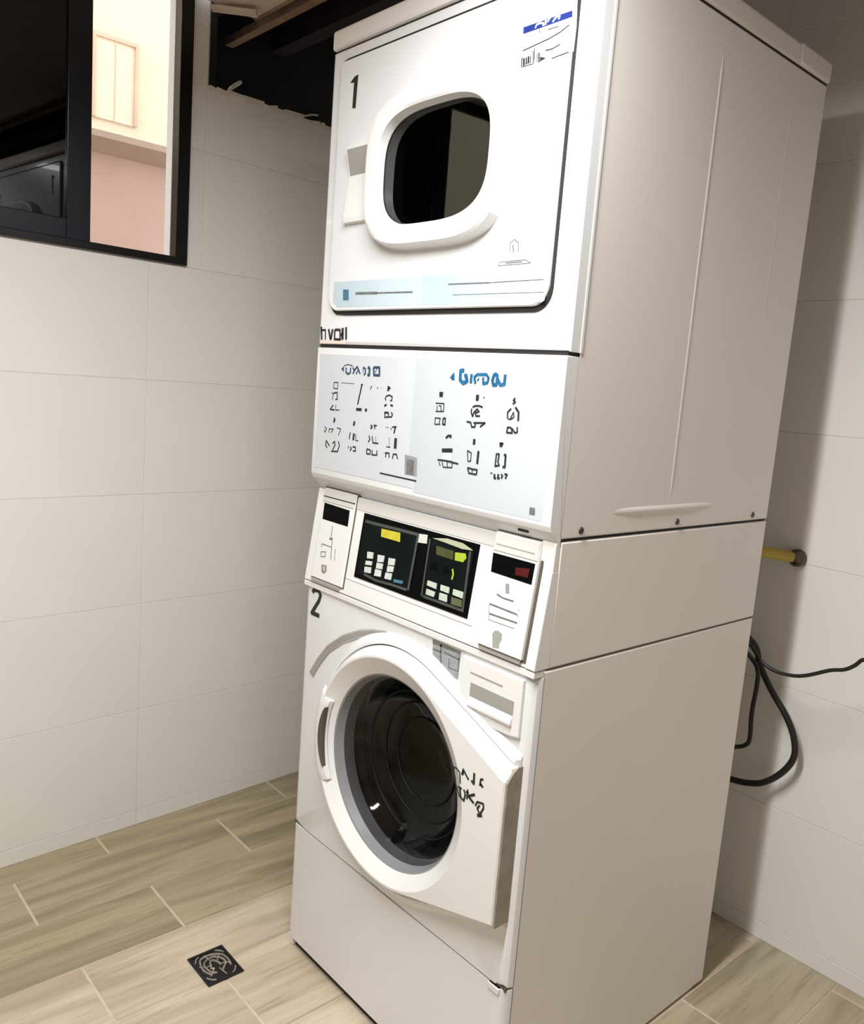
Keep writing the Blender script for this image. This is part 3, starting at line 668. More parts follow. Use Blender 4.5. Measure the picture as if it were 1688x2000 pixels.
# ragged crumbs of mortar along the broken top edge
random.seed(4)
bm = bmesh.new()
u = 0.07
while u < 0.95:
    l = random.uniform(0.02, 0.07)
    h = random.uniform(0.001, 0.014)
    d = random.uniform(0.0, 0.004)
    v0 = len(bm.verts)
    bm_box(bm, SB - 0.05, SB + 0.004 - d, u, u + l, 2.066, 2.076 + h)
    bm.verts.ensure_lookup_table()
    for v in list(bm.verts)[v0:]:
        if v.co.z > 2.075:
            v.co.z += random.uniform(-0.006, 0.004)
            v.co.y += random.uniform(-0.008, 0.008)
    u += l * 0.9
finish('broken_plaster_edge', bm, 'plaster', wall_left)
# slivers of lath that stick up out of the broken edge
tube('lath_sliver', [(-0.01, 0.135, 2.07), (-0.035, 0.155, 2.10), (-0.06, 0.20, 2.135)], 0.006, 'plaster', wall_left, n=5, sub=2)
tube('lath_sliver', [(-0.004, 0.385, 2.085), (-0.02, 0.42, 2.100), (-0.03, 0.45, 2.108)], 0.0028, 'plaster', wall_left, n=5, sub=2)

# wall_back with tiles
wall_back = struct(box('wall_back', -0.80, X_RIGHT, Y_BACK + 0.0012, Y_BACK + 0.12, -0.02, Z_ROOF, 'grout'),
                   'white tiled wall behind the machine')
def back_tile(u0, u1, z0, z1):
    n0 = len(wall_back.children)
    tile(wall_back, 'y', u0, u1, z0, z1)
    for c in list(wall_back.children)[n0:]:
        c.location.y = Y_BACK
XJ = [-0.76, -0.16, 0.44, 1.04, 1.64, 2.24, X_RIGHT]
for zi in range(len(ZJ) - 2):
    for ui in range(len(XJ) - 1):
        back_tile(XJ[ui], XJ[ui + 1], ZJ[zi], ZJ[zi + 1])
for ui in range(len(XJ) - 1):
    back_tile(XJ[ui], XJ[ui + 1], 2.218, 2.528)
    back_tile(XJ[ui], XJ[ui + 1], 2.528, Z_ROOF)

struct(box('wall_right', X_RIGHT, X_RIGHT + 0.1, Y_FRONT - 0.1, Y_BACK + 0.12, -0.02, Z_ROOF, 'room_paint'), 'plain plaster wall to the right, out of the photograph')
struct(box('wall_front', -0.95, X_RIGHT + 0.1, Y_FRONT - 0.1, Y_FRONT, -0.02, Z_ROOF, 'room_paint'), 'plain plaster wall behind the photographer')

# ceiling: boards in front, open roof void behind
ceiling = struct(box('ceiling', -0.672, X_RIGHT, Y_FRONT, 0.185, Z_CEIL, Z_CEIL + 0.02, 'ceiling'), 'beige ceiling board ending at the open roof void')
def beam(name, p0, p1, w, h, mat, parent):
    a, b = Vector(p0), Vector(p1)
    d = (b - a).normalized()
    s = d.cross(Vector((0, 0, 1))).normalized() * w / 2
    u_ = s.cross(d).normalized() * h / 2
    bm = bmesh.new()
    v = [bm.verts.new(q + sx * s + sz * u_) for q in (a, b) for sx in (-1, 1) for sz in (-1, 1)]
    for f in ((0, 1, 3, 2), (4, 6, 7, 5), (0, 4, 5, 1), (2, 3, 7, 6), (0, 2, 6, 4), (1, 5, 7, 3)):
        bm.faces.new([v[i] for i in f])
    return finish(name, bm, mat, parent)
beam('batten', (-0.93, 0.243, 2.292), (X_RIGHT, 0.243, 2.292), 0.026, 0.022, 'beam', ceiling)
beam('ceiling_edge', (-0.672, 0.186, 2.283), (X_RIGHT, 0.186, 2.283), 0.008, 0.024, 'beam', ceiling)
beam('fallen_board', (-0.676, 0.060, 2.262), (-0.60, 0.150, 2.258), 0.030, 0.008, 'ceiling', ceiling)
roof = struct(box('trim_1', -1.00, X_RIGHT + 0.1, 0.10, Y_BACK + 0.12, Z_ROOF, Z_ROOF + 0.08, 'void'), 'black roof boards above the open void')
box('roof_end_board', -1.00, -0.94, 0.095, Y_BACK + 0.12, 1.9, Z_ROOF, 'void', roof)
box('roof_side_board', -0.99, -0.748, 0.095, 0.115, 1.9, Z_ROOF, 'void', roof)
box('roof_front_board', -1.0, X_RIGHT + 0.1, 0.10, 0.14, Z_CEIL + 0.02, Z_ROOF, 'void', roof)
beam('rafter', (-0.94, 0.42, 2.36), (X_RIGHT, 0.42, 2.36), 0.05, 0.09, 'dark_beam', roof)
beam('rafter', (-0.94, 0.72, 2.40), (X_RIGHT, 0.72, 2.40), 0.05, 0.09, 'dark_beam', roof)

# window in the left wall ----------------------------------------------
win = struct(empty('window_1', WO, WT), 'black aluminium sliding window with a dark tinted sash')
U0, U1, Z0, Z1 = WIN
FI, FO = 0.012, -0.020               # inner and outer face of the frame
win_frame = box('window_frame', FO, FI, U1 - 0.036, U1, Z0, Z1, 'black_alu', win, bevel=0.002)
box('window_frame', FO, FI, U0, U0 + 0.040, Z0, Z1, 'black_alu', win, bevel=0.002)
box('window_frame', FO, FI, U0 + 0.040, U1 - 0.036, Z0, Z0 + 0.020, 'black_alu', win, bevel=0.002)
box('window_frame', FO, FI, U0 + 0.040, U1 - 0.036, Z1 - 0.03, Z1, 'black_alu', win, bevel=0.002)
sash = empty('sliding_sash'); sash.parent = win
def sash_bars(parent, u0, u1, x0, x1, mat, st):
    box('sash_stile', x0, x1, u1 - st, u1, Z0 + 0.018, Z1 - 0.028, mat, parent, bevel=0.002)
    box('sash_stile', x0, x1, u0, u0 + st, Z0 + 0.018, Z1 - 0.028, mat, parent, bevel=0.002)
    box('sash_rail', x0, x1, u0 + st, u1 - st, Z0 + 0.018, Z0 + 0.066, mat, parent, bevel=0.002)
    box('sash_rail', x0, x1, u0 + st, u1 - st, Z1 - 0.07, Z1 - 0.028, mat, parent, bevel=0.002)
sash_bars(sash, -0.915, -0.243, -0.014, 0.006, 'navy_alu', 0.058)
box('pane', -0.006, -0.002, -0.860, -0.300, Z0 + 0.064, Z1 - 0.068, 'glass_dark', sash)
sash2 = empty('fixed_sash'); sash2.parent = win
sash_bars(sash2, U0 + 0.038, -0.86, -0.040, -0.021, 'black_alu', 0.045)
box('pane', -0.032, -0.028, U0 + 0.08, -0.90, Z0 + 0.064, Z1 - 0.068, 'glass_clear', sash2)
box('outer_reveal', -0.052, -0.020, U1 - 0.037, U1 - 0.002, Z0 - 0.01, Z1 + 0.01, 'reveal', win)

# ---------------------------------------------------------------- the house across the alley
house = tag(empty('building', (-2.6, 0.6, 0)), 'sunlit cream and pink house wall outside the open window', 'building')
def hbox(name, x0, x1, y0, y1, z0, z1, mat, parent=house, bevel=0):
    o = box(name, x0 + 2.6, x1 + 2.6, y0 - 0.6, y1 - 0.6, z0, z1, mat, parent, bevel)
    return o
hbox('lower_wall', -2.9, -2.62, -4.5, 4.5, -0.3, 2.36, 'pink')
hbox('upper_wall', -2.9, -2.50, -4.5, 4.5, 2.35, 4.6, 'cream')
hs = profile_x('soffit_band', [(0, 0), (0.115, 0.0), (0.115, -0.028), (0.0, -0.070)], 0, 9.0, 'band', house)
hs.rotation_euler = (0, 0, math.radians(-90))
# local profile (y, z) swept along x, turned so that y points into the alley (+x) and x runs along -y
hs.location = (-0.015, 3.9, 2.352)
hw = hbox('upper_window', -2.505, -2.488, 0.396, 0.580, 2.40, 2.752, 'cream_pane')
for a in ((0.388, 0.400, 2.40, 2.738), (0.576, 0.590, 2.40, 2.738), (0.388, 0.590, 2.738, 2.754)):
    hbox('window_trim', -2.495, -2.478, a[0], a[1], a[2], a[3], 'cream_frame', hw)
hbox('shutter_joint', -2.49, -2.485, 0.486, 0.490, 2.40, 2.73, 'cream_frame', hw)
struct(box('alley_ground', -3.2, -0.82, -5, 5, -0.36, -0.30, 'ground'), 'concrete ground of the alley outside')

# ---------------------------------------------------------------- ceiling lamp (just out of the picture, its light is the room's light)
lamp = tag(empty('ceiling_lamp', (LAMP_POS[0], LAMP_POS[1], Z_CEIL)), 'long white batten lamp hanging from the ceiling in front of the machine', 'lamp')
lz = LAMP_POS[2] - Z_CEIL
lw_, ll_ = LAMP_SIZE[0] / 2, LAMP_SIZE[1] / 2
box('lamp_housing', -lw_ - 0.012, lw_ + 0.012, -ll_ - 0.02, ll_ + 0.02, lz + 0.006, lz + 0.05, 'plastic', lamp, bevel=0.004)
box('lamp_diffuser', -lw_, lw_, -ll_, ll_, lz + 0.002, lz + 0.008, 'diffuser', lamp)
for y in (-0.35, 0.35):
    tube('lamp_rod', [(0, y, lz + 0.045), (0, y, 0.0)], 0.006, 'plastic', lamp, sub=1)
ld = bpy.data.lights.new('lamp_light', 'AREA')
ld.shape = 'RECTANGLE'; ld.size = LAMP_SIZE[0]; ld.size_y = LAMP_SIZE[1]
ld.energy = LAMP_POWER
ld.color = LAMP_COLOR
lo = bpy.data.objects.new('lamp_light', ld)
COL.objects.link(lo)
lo.parent = lamp
lo.location = (0, 0, lz)

# ---------------------------------------------------------------- stacked washer and dryer
W, D = 0.683, 0.715
mach = tag(empty('stacked_washer_dryer', (0, 0, 0)),
           'tall white coin-operated washer with a dryer stacked on top, standing on the wood-look floor', 'washer dryer')

# cabinets (open at the front, the fronts are separate panels)
def shell(name, x0, x1, y0, y1, z0, z1, mat, bevel=0.004):
    bm = bmesh.new()
    bm_box(bm, x0, x1, y0, y1, z0, z1)
    bmesh.ops.recalc_face_normals(bm, faces=bm.faces)
    es = [e for e in bm.edges if all(abs(v.co.y - y1) < 1e-6 for v in e.verts) or abs(e.verts[0].co.y - e.verts[1].co.y) > 1e-6]
    bmesh.ops.delete(bm, geom=[f for f in bm.faces if all(abs(v.co.y - y0) < 1e-6 for v in f.verts)], context='FACES')
    es = [e for e in es if e.is_valid]
    bmesh.ops.bevel(bm, geom=es, offset=bevel, segments=2, profile=0.5, affect='EDGES')
    return finish(name, bm, mat, mach, smooth=20)

cab_d = shell('dryer_cabinet', 0.0, W, 0.029, D, 1.1055, 1.9795, 'enamel_side', 0.003)
box('seam_shadow', 0.004, W - 0.004, 0.033, D - 0.004, 1.1005, 1.106, 'gap', cab_d)
# pressed ribs of the side sheet
def rib(y, z0, z1, w=0.010, h=0.0022):
    prof = []
    bm = bmesh.new()
    rows = []
    N = 8
    for z, k in ((z0, 0.0), (z0 + 0.05, 1.0), (z1 - 0.05, 1.0), (z1, 0.0)):
        rows.append([bm.verts.new((W - 0.0004 + h * k * math.sin(math.pi * i / N), y - w / 2 + w * i / N, z)) for i in range(N + 1)])
    for a, b in zip(rows[:-1], rows[1:]):
        for i in range(N):
            bm.faces.new((a[i], a[i + 1], b[i + 1], b[i]))
    return finish('pressed_rib', bm, 'enamel_side', cab_d, smooth=60)
rib(0.330, 1.145, 1.945, 0.010, 0.0013)
rib(0.585, 1.45, 1.955, 0.008, 0.0007)
bm = bmesh.new()
rows = []
for y, k in ((0.150, 0), (0.22, 1), (0.40, 1), (0.50, 0)):
    rows.append([bm.verts.new((W - 0.0004 + 0.0022 * k * math.sin(math.pi * i / 8), y, 1.136 + 0.016 * i / 8)) for i in range(9)])
for a, b in zip(rows[:-1], rows[1:]):
    for i in range(8):
        bm.faces.new((a[i], a[i + 1], b[i + 1], b[i]))
finish('pressed_rib', bm, 'enamel_side', cab_d, smooth=60)
for y in (0.078, 0.363, 0.648):
    rings('screw', [[(W + x, y + r * math.cos(a * math.pi / 6), 1.1175 + r * math.sin(a * math.pi / 6)) for a in range(12)]
                    for x, r in ((-0.001, 0.0065), (0.0015, 0.006), (0.0025, 0.004), (0.0012, 0.0018))], 'screw', cab_d, cap_last=True)

lid = box('dryer_lid', -0.003, W + 0.003, -0.003, D + 0.003, 1.9825, 2.021, 'enamel_side', mach, bevel=0.006)
box('lid_seam', 0.004, W - 0.001, 0.005, D - 0.002, 1.978, 1.984, 'gap', lid)
box('lid_end_cap', 0.0, W + 0.0042, 0.588, D + 0.0042, 1.984, 2.0222, 'enamel_side', lid, bevel=0.005)

# dryer front frame with the window hole
WC = (0.352, 1.715)
HOLE = super_loop(0.350, 1.716, 0.146, 0.101, 3.2)
FR = [(0.0, 1.4005), (W, 1.4005), (W, 1.9795), (0.0, 1.9795)]
def inset(poly, c, d):
    return [(x - math.copysign(d, x - c[0]), z - math.copysign(d, z - c[1])) for x, z in poly]
AN = angles_for(WC, FR)
ff = rings('dryer_front_frame', [radial(FR, WC, AN, 0.029), radial(FR, WC, AN, 0.007), radial(inset(FR, WC, 0.002), WC, AN, 0.002),
                                 radial(inset(FR, WC, 0.007), WC, AN, 0.0), radial(HOLE, WC, AN, 0.0), radial(HOLE, WC, AN, 0.031)], 'enamel', mach, smooth=14)
box('side_return_bead', W - 0.002, W + 0.0012, 0.0285, 0.0345, 1.400, 1.977, 'enamel', ff, bevel=0.0008)
DR = round_rect(0.040, 0.637, 1.4685, 1.952, 0.032, 0.006)
GK = round_rect(0.039, 0.6425, 1.4600, 1.9575, 0.036, 0.008)
AD = angles_for(WC, DR, n=64)
rings('door_gasket', [radial(GK, WC, AD, 0.0005), radial(GK, WC, AD, -0.0022), radial(HOLE, WC, AD, -0.0022)], 'gap', ff)
def shrink(poly, c, d):
    out = []
    for x, z in poly:
        L = math.hypot(x - c[0], z - c[1])
        out.append((c[0] + (x - c[0]) * (1 - d / L), c[1] + (z - c[1]) * (1 - d / L)))
    return out
door_d = rings('dryer_door', [radial(DR, WC, AD, -0.0024), radial(DR, WC, AD, -0.006), radial(shrink(DR, WC, 0.003), WC, AD, -0.0082),
                              radial(HOLE, WC, AD, -0.0082), radial(HOLE, WC, AD, 0.001)], 'enamel', mach)
# raised window surround
n_ = 96
def sl(cx, cz, hw, hh, e, y):
    return [(x, y, z) for x, z in super_loop(cx, cz, hw, hh, e, n_)]
rings('window_surround', [sl(0.352, 1.712, 0.184, 0.139, 3.6, -0.0080), sl(0.354, 1.712, 0.180, 0.135, 3.6, -0.030), sl(0.355, 1.713, 0.177, 0.132, 3.6, -0.034),
                          sl(0.356, 1.7135, 0.171, 0.126, 3.5, -0.0355), sl(0.357, 1.716, 0.153, 0.106, 3.3, -0.034), sl(0.356, 1.716, 0.149, 0.102, 3.2, -0.031),
                          sl(0.350, 1.716, 0.144, 0.099, 3.2, -0.004)], 'plastic', door_d)
rings('window_seal', [sl(0.350, 1.716, 0.1455, 0.1005, 3.2, -0.0115), sl(0.350, 1.716, 0.1425, 0.0975, 3.2, -0.0105), sl(0.350, 1.716, 0.1425, 0.0975, 3.2, -0.003)], 'black_rubber', door_d)
rings('window_glass', [sl(0.350, 1.716, 0.1435, 0.0985, 3.2, -0.0095), sl(0.350, 1.716, 0.01, 0.007, 3.2, -0.0095)], 'glass_dryer', door_d, cap_last=True)
rings('window_liner', [sl(0.350, 1.716, 0.1415, 0.0965, 3.2, -0.0070), sl(0.350, 1.716, 0.1415, 0.0965, 3.2, 0.033)], 'drum_dark', door_d)
# drum of the dryer
def circ_y(cx, cz, r, y, n=64):
    return [(cx + r * math.cos(2 * math.pi * i / n), y, cz + r * math.sin(2 * math.pi * i / n)) for i in range(n)]
rings('dryer_drum', [circ_y(0.342, 1.70, 0.20, 0.034), circ_y(0.342, 1.70, 0.265, 0.05), circ_y(0.342, 1.70, 0.265, 0.60), circ_y(0.342, 1.70, 0.02, 0.61)],
      'drum_dark', mach, cap_last=True)
# pull handle: downward-facing pocket above, bright slope below, small ledge
hd = profile_x('door_handle', [(-0.0080, 1.786), (-0.0200, 1.780), (-0.0205, 1.776), (-0.0095, 1.728), (-0.0190, 1.648), (-0.0180, 1.638), (-0.0080, 1.636)], 0.092, 0.170, 'plastic', door_d)

profile_x('handle_pocket_shade', [(-0.0210, 1.7755), (-0.0100, 1.7285), (-0.0090, 1.7290), (-0.0190, 1.7755)], 0.096, 0.170, 'grey_plastic', door_d)  # grey sheet paints the shade on the pocket's down-facing slope
onD = lambda x, z, l: (x, -0.0083 - l, z)
ink('number_one', 'one', onD, 'ink', door_d)['label'] = 'black marker numeral 1'
stk = ink('sticker', 'st_body', onD, 'paper', door_d)
stk['label'] = 'white sticker with a blue header band'
onD2 = lambda x, z, l: (x, -0.0086 - l, z)
onD3 = lambda x, z, l: (x, -0.0089 - l, z)
ink('sticker_band', 'st_band', onD2, 'royal', door_d)
ink('sticker_script', 'st_script', onD3, 'paper', door_d)
ink('sticker_print', 'st_lilac', onD2, 'lilac', door_d)
ink_each('sticker_lines', 'st_lines', onD3, 'ink', door_d)
ink('label_strip', 'lab_L', onD, 'label', door_d)
ink('label_strip', 'lab_R', onD, 'label2', door_d)
ink('label_icon', 'lab_icon', onD2, 'teal', door_d)
ink_each('label_text', 'lab_text', onD2, 'ink_grey', door_d)
ink_each('lock_symbol', 'home', onD, 'ink_grey', door_d)
onF = lambda x, z, l: (x, -0.0003 - l, z)
ink('brand_plate', 'brand_lab', onF, 'peach', ff)
ink_each('brand_letter', 'brand', lambda x, z, l: (x, -0.0006 - l, z), 'ink', ff, 0.001)
ink('door_gap_reflection', 'gap_reflection', lambda x, z, l: (x, -0.0026 - l, z), 'skyblue', ff)  # pale blue reflection in the door gap, painted as a flat strip

# dark seam under the dryer front, then the instruction panel
box('front_seam', 0.003, W - 0.002, 0.004, 0.05, 1.392, 1.402, 'gap', mach)
ip = profile_x('instruction_panel', [(0.0, 1.3945), (0.0, 1.1275), (0.004, 1.1180), (0.0295, 1.0935), (0.0305, 1.0935), (0.0305, 1.3945)], 0.0, W - 0.0006, 'enamel', mach, bevel=0.0012)
def sheet(name, poly, mat, y=-0.0003):
    return prism(name, poly, yplane(y - 0.0004), yplane(0.0), mat, ip)
sheet('instruction_sheet', [(0.012, 1.140), (0.012, 1.381), (0.3265, 1.381), (0.3265, 1.1675), (0.345, 1.1665), (0.345, 1.140)], 'sheet')
sheet('instruction_sheet', [(0.3270, 1.150), (0.3270, 1.3805), (0.664, 1.3805), (0.664, 1.133), (0.345, 1.133), (0.345, 1.150)], 'sheet2', 0.0)
onP = lambda x, z, l: (x, -0.0009 - l, z)
ink_each('heading_letter', 'headA', onP, 'navy', ip, 0.001)
ink_each('pictogram', 'rowA1', onP, 'ink', ip)
ink_each('pictogram', 'rowA2', onP, 'ink', ip)
ink('grey_patch', 'patchA', onP, 'ink_soft', ip)
ink('grey_patch', 'patchA2', lambda x, z, l: (x, -0.0012 - l, z), 'ink_grey', ip)
ink_each('heading_letter', 'headB', onP, 'blue', ip, 0.001)
ink('grey_patch', 'greyB', onP, 'sheet', ip)
ink_each('pictogram', 'rowB1', onP, 'ink', ip)
ink_each('pictogram', 'rowB2', lambda x, z, l: (x, -0.0010 - l, z), 'ink', ip)
ink('grey_patch', 'patchB', onP, 'ink_grey', ip)
box('panel_clip', 0.606, 0.628, 0.0100, 0.0130, 1.1075, 1.1125, 'gap', ip)

# middle housing with the sloping control panel
box('control_housing', 0.0, W, 0.0310, D, 0.8885, 1.1010, 'enamel_side', mach, bevel=0.003)
box('housing_corner', W - 0.030, W - 0.0008, 0.0185, 0.0315, 1.049, 1.100, 'enamel_side', mach, bevel=0.002)
SK = 0.127
def S(off):
    return lambda x, z: (x, -0.003 + (z - 0.888) * SK - off, z)
def rect(x0, x1, z0, z1):
    return [(x0, z0), (x1, z0), (x1, z1), (x0, z1)]
cp = profile_x('control_panel', [(-0.0030, 0.8895), (-0.003 + 0.2045 * SK, 1.0925), (0.0315, 1.0925), (0.0315, 0.8895)], 0.0006, 0.662, 'plastic', mach, bevel=0.0015)
prism('side_cheek', rect(0.662, W - 0.0006, 0.8895, 1.051), S(0.0022), lambda x, z: (x, 0.0312, z), 'plastic', cp, bevel=0.002)
prism('top_trim', rect(0.1475, 0.552, 1.068, 1.0915), S(0.0012), S(-0.002), 'lt_grey_plastic', cp, bevel=0.0006)
prism('lower_ledge', rect(0.150, 0.528, 0.9235, 0.9265), S(0.0016), S(-0.002), 'plastic', cp, bevel=0.0005)

def coin(name, x0, x1, off):
    u_ = prism(name, rect(x0, x1, 0.9015, 1.0965), S(off), S(-0.004), 'plastic', cp, bevel=0.002)
    return u_
gl = prism('coin_unit_gap', rect(0.026, 0.1478, 0.8985, 1.0985), S(0.0008), S(-0.003), 'brown_gap', cp)
cL = coin('coin_unit', 0.0295, 0.1440, 0.0042)
gr = prism('coin_unit_gap', rect(0.5510, 0.6610, 0.8965, 1.0985), S(0.0012), S(-0.003), 'brown_gap', cp)
cR = coin('coin_unit', 0.5535, 0.6555, 0.0085)
# (the units' details belong to the coin units: third level is the control panel's own children)
def on_slope(off):
    return lambda x, z, l: (x, -0.003 + (z - 0.888) * SK - off - l, z)
prism('coin_hood', rect(0.031, 0.143, 1.068, 1.0955), S(0.0060), S(0.003), 'lt_grey_plastic', cp, bevel=0.001)
prism('coin_hood_groove', rect(0.031, 0.1435, 1.0780, 1.0800), S(0.0064), S(0.003), 'gap', cp)
prism('coin_hood', rect(0.5545, 0.6545, 1.0650, 1.0955), S(0.0100), S(0.006), 'lt_grey_plastic', cp, bevel=0.001)
prism('coin_hood_groove', rect(0.560, 0.647, 1.0755, 1.0775), S(0.0104), S(0.006), 'grey_plastic', cp)
prism('coin_slot_window', [p for p in MARKS['coinL_window'][0][1]], S(0.0046), S(0.002), 'black_plastic', cp)
prism('coin_slot_window', [p for p in MARKS['coinR_window'][0][1]], S(0.0089), S(0.004), 'black_plastic', cp)
ink('red_insert', 'coinR_red', on_slope(0.0090), 'dark_red', cp)
ink_each('coin_print', 'coinL_print', on_slope(0.0043), 'ink_grey', cp)
ink('lock_escutcheon', 'coinL_lock', on_slope(0.0043), 'hinge', cp)
ink('lock_core', 'coinL_lock_in', on_slope(0.0046), 'lt_grey_plastic', cp)
ink_each('coin_print', 'coinR_print', on_slope(0.0086), 'ink_grey', cp)
prism('key_plate', [p for p in MARKS['coinR_slot'][0][1]], S(0.0092), S(0.004), 'ink_soft', cp)
prism('keyhole', [p for p in MARKS['coinR_key'][0][1]], S(0.0090), S(0.004), 'grey_plastic', cp)
prism('coin_return', rect(0.032, 0.136, 0.8945, 0.9000), S(0.0050), S(-0.003), 'grey_plastic', cp)
prism('coin_return', rect(0.556, 0.652, 0.8935, 0.8995), S(0.0050), S(-0.003), 'grey_plastic', cp)
# keypad window
prism('keypad_window', rect(0.1765, 0.5140, 0.9330, 1.0650), S(0.0016), S(-0.002), 'black_plastic', cp)
prism('keypad_module', rect(0.1845, 0.3505, 0.9430, 1.0535), S(0.0026), S(0.001), 'keypad', cp)
prism('keypad_module', rect(0.3895, 0.5030, 0.9420, 1.0525), S(0.0026), S(0.001), 'keypad', cp)
ink_each('module_bezel_glint', 'kp_frame', on_slope(0.0028), 'frame_green', cp)  # frame strips, plus the left module's lower highlight drawn as a stroke
def key(nm, mat, name='key', h=0.0042):
    prism(name, MARKS['kp_' + nm][0][1], S(h), S(0.001), mat, cp)
for q in ('a1', 'a2', 'a3', 'b1', 'b2', 'b3', 'c1', 'c2', 'c3'):
    key(q, 'key_white')
for q in ('r1', 'r2', 'r3', 'r4', 'r5'):
    key(q, 'key_green')
key('r6', 'key_olive'); key('d1', 'black_plastic', h=0.0036); key('d2', 'black_plastic', h=0.0036)
key('t', 'teal', h=0.0034)
key('w', 'lt_grey_plastic', 'white_tab', 0.003)
key('yellow', 'lcd_yellow', 'display', 0.0031)
key('lime', 'lcd_lime', 'display', 0.0034)
key('olive', 'lcd_olive', 'display', 0.0031)
key('cres', 'crescent', 'display_hood', 0.0045)
ink('display_mark', 'kp_cursor', on_slope(0.0028), 'lcd_lime', cp)

# washer
cab_w = shell('washer_cabinet', 0.0, W, 0.022, D, 0.004, 0.8865, 'enamel_side', 0.004)
box('seam_shadow', 0.004, W - 0.0012, 0.026, D - 0.002, 0.8850, 0.8900, 'brown_gap', cab_w)
box('rust_spot', W - 0.03, W + 0.0006, D - 0.045, D - 0.004, 0.003, 0.0095, 'rust', cab_w)
box('washer_top_trim', 0.0, W - 0.001, -0.0030, 0.030, 0.8755, 0.8875, 'plastic', mach, bevel=0.002)
box('front_seam', 0.004, W - 0.004, 0.002, 0.03, 0.8855, 0.8925, 'gap', mach)
DC = (0.352, 0.580)
FP = [(0.0, 0.3115), (W, 0.3115), (W, 0.8750), (0.0, 0.8750)]
AF = angles_for(DC, FP, n=96)
CIRC = [(DC[0] + 0.196 * math.cos(a * math.pi / 48), DC[1] + 0.196 * math.sin(a * math.pi / 48)) for a in range(96)]
def ins_x(poly, d):
    return [(x - math.copysign(d, x - 0.34), z) for x, z in poly]
wf = rings('washer_front', [radial(FP, DC, AF, 0.024), radial(FP, DC, AF, 0.020), radial(ins_x(FP, 0.0025), DC, AF, 0.0105), radial(ins_x(FP, 0.008), DC, AF, 0.0050),
                            radial(ins_x(FP, 0.016), DC, AF, 0.0028), radial(CIRC, DC, AF, 0.0028), radial(CIRC, DC, AF, 0.030)], 'enamel', mach)
LPP = [(0.0, 0.022), (W, 0.022), (W, 0.3060), (0.0, 0.3060)]
bm = bmesh.new()
pr = [(0.0, 0.024), (0.0, 0.020), (0.0025, 0.0105), (0.008, 0.005), (0.016, 0.0028), (W - 0.016, 0.0028), (W - 0.008, 0.005), (W - 0.0025, 0.0105), (W, 0.020), (W, 0.024)]
ra = [bm.verts.new((x, y, 0.022)) for x, y in pr]
rb = [bm.verts.new((x, y, 0.3075)) for x, y in pr]
for i in range(len(pr) - 1):
    bm.faces.new((ra[i], ra[i + 1], rb[i + 1], rb[i]))
bm.faces.new(ra[::-1]); bm.faces.new(rb)
lp = finish('lower_panel', bm, 'enamel', mach, smooth=35)
box('panel_gap', 0.003, W - 0.003, 0.006, 0.026, 0.305, 0.3135, 'brown_gap', lp)
box('corner_clip', W - 0.040, W - 0.013, -0.0006, 0.010, 0.2965, 0.3075, 'plastic', lp, bevel=0.001)
box('toe_recess', 0.02, W - 0.004, 0.014, 0.05, 0.0, 0.024, 'gap', mach)
for x in (0.0, W - 0.022):
    box('cabinet_foot', x, x + 0.022, 0.006, 0.028, 0.0, 0.024, 'enamel_side', mach, bevel=0.002)
box('base_gap', 0.006, W - 0.006, 0.03, D - 0.006, 0.0, 0.008, 'gap', mach)

# arched groove above the door
arc_pts = [(0.040, 0.678), (0.066, 0.716), (0.100, 0.755), (0.150, 0.791), (0.205, 0.818), (0.250, 0.832), (0.294, 0.840)]
bm = bmesh.new()
prev = None
for i, (x, z) in enumerate(arc_pts):
    a_ = arc_pts[max(i - 1, 0)]; b_ = arc_pts[min(i + 1, len(arc_pts) - 1)]
    dx, dz = b_[0] - a_[0], b_[1] - a_[1]
    L = math.hypot(dx, dz)
    nx, nz = -dz / L, dx / L
    w0 = 0.0085
    row = [bm.verts.new((x + nx * w0, 0.0024, z + nz * w0)), bm.verts.new((x + nx * (w0 - 0.003), 0.0010, z + nz * (w0 - 0.003))),
           bm.verts.new((x - nx * (w0 - 0.003), 0.0022, z - nz * (w0 - 0.003))), bm.verts.new((x - nx * w0, 0.0008, z - nz * w0))]
    if prev:
        for q in range(3):
            bm.faces.new((prev[q], prev[q + 1], row[q + 1], row[q]))
    prev = row
finish('arched_groove', bm, 'grey_plastic', wf, smooth=30)
onW = lambda x, z, l: (x, 0.0026 - l, z)
ink('number_two', 'two', onW, 'ink', wf)['label'] = 'black marker numeral 2'
ink('rating_label', 'wst', onW, 'pewter', wf)
ink_each('rating_label_print', 'wst_d', lambda x, z, l: (x, 0.0023 - l, z), 'ink_grey', wf)

# detergent drawer
DW = [(0.5165, 0.867), (0.5165, 0.800), (0.522, 0.788), (0.545, 0.776), (0.575, 0.767), (0.605, 0.763), (0.640, 0.764), (0.662, 0.768), (0.662, 0.867)]
dw = prism('detergent_drawer', DW, yplane(-0.0045), yplane(0.004), 'plastic', mach, bevel=0.0025)
prism('drawer_groove', rect(0.540, 0.618, 0.8430, 0.8455), yplane(-0.0052), yplane(0.0), 'grey_plastic', dw)
profile_x('drawer_pull', [(-0.0045, 0.828), (-0.0050, 0.826), (-0.0046, 0.801), (-0.0105, 0.789), (-0.0100, 0.785), (-0.0040, 0.784)], 0.543, 0.646, 'plastic', dw)
prism('drawer_recess', rect(0.543, 0.646, 0.8025, 0.827), yplane(-0.0054), yplane(-0.002), 'grey_plastic', dw)

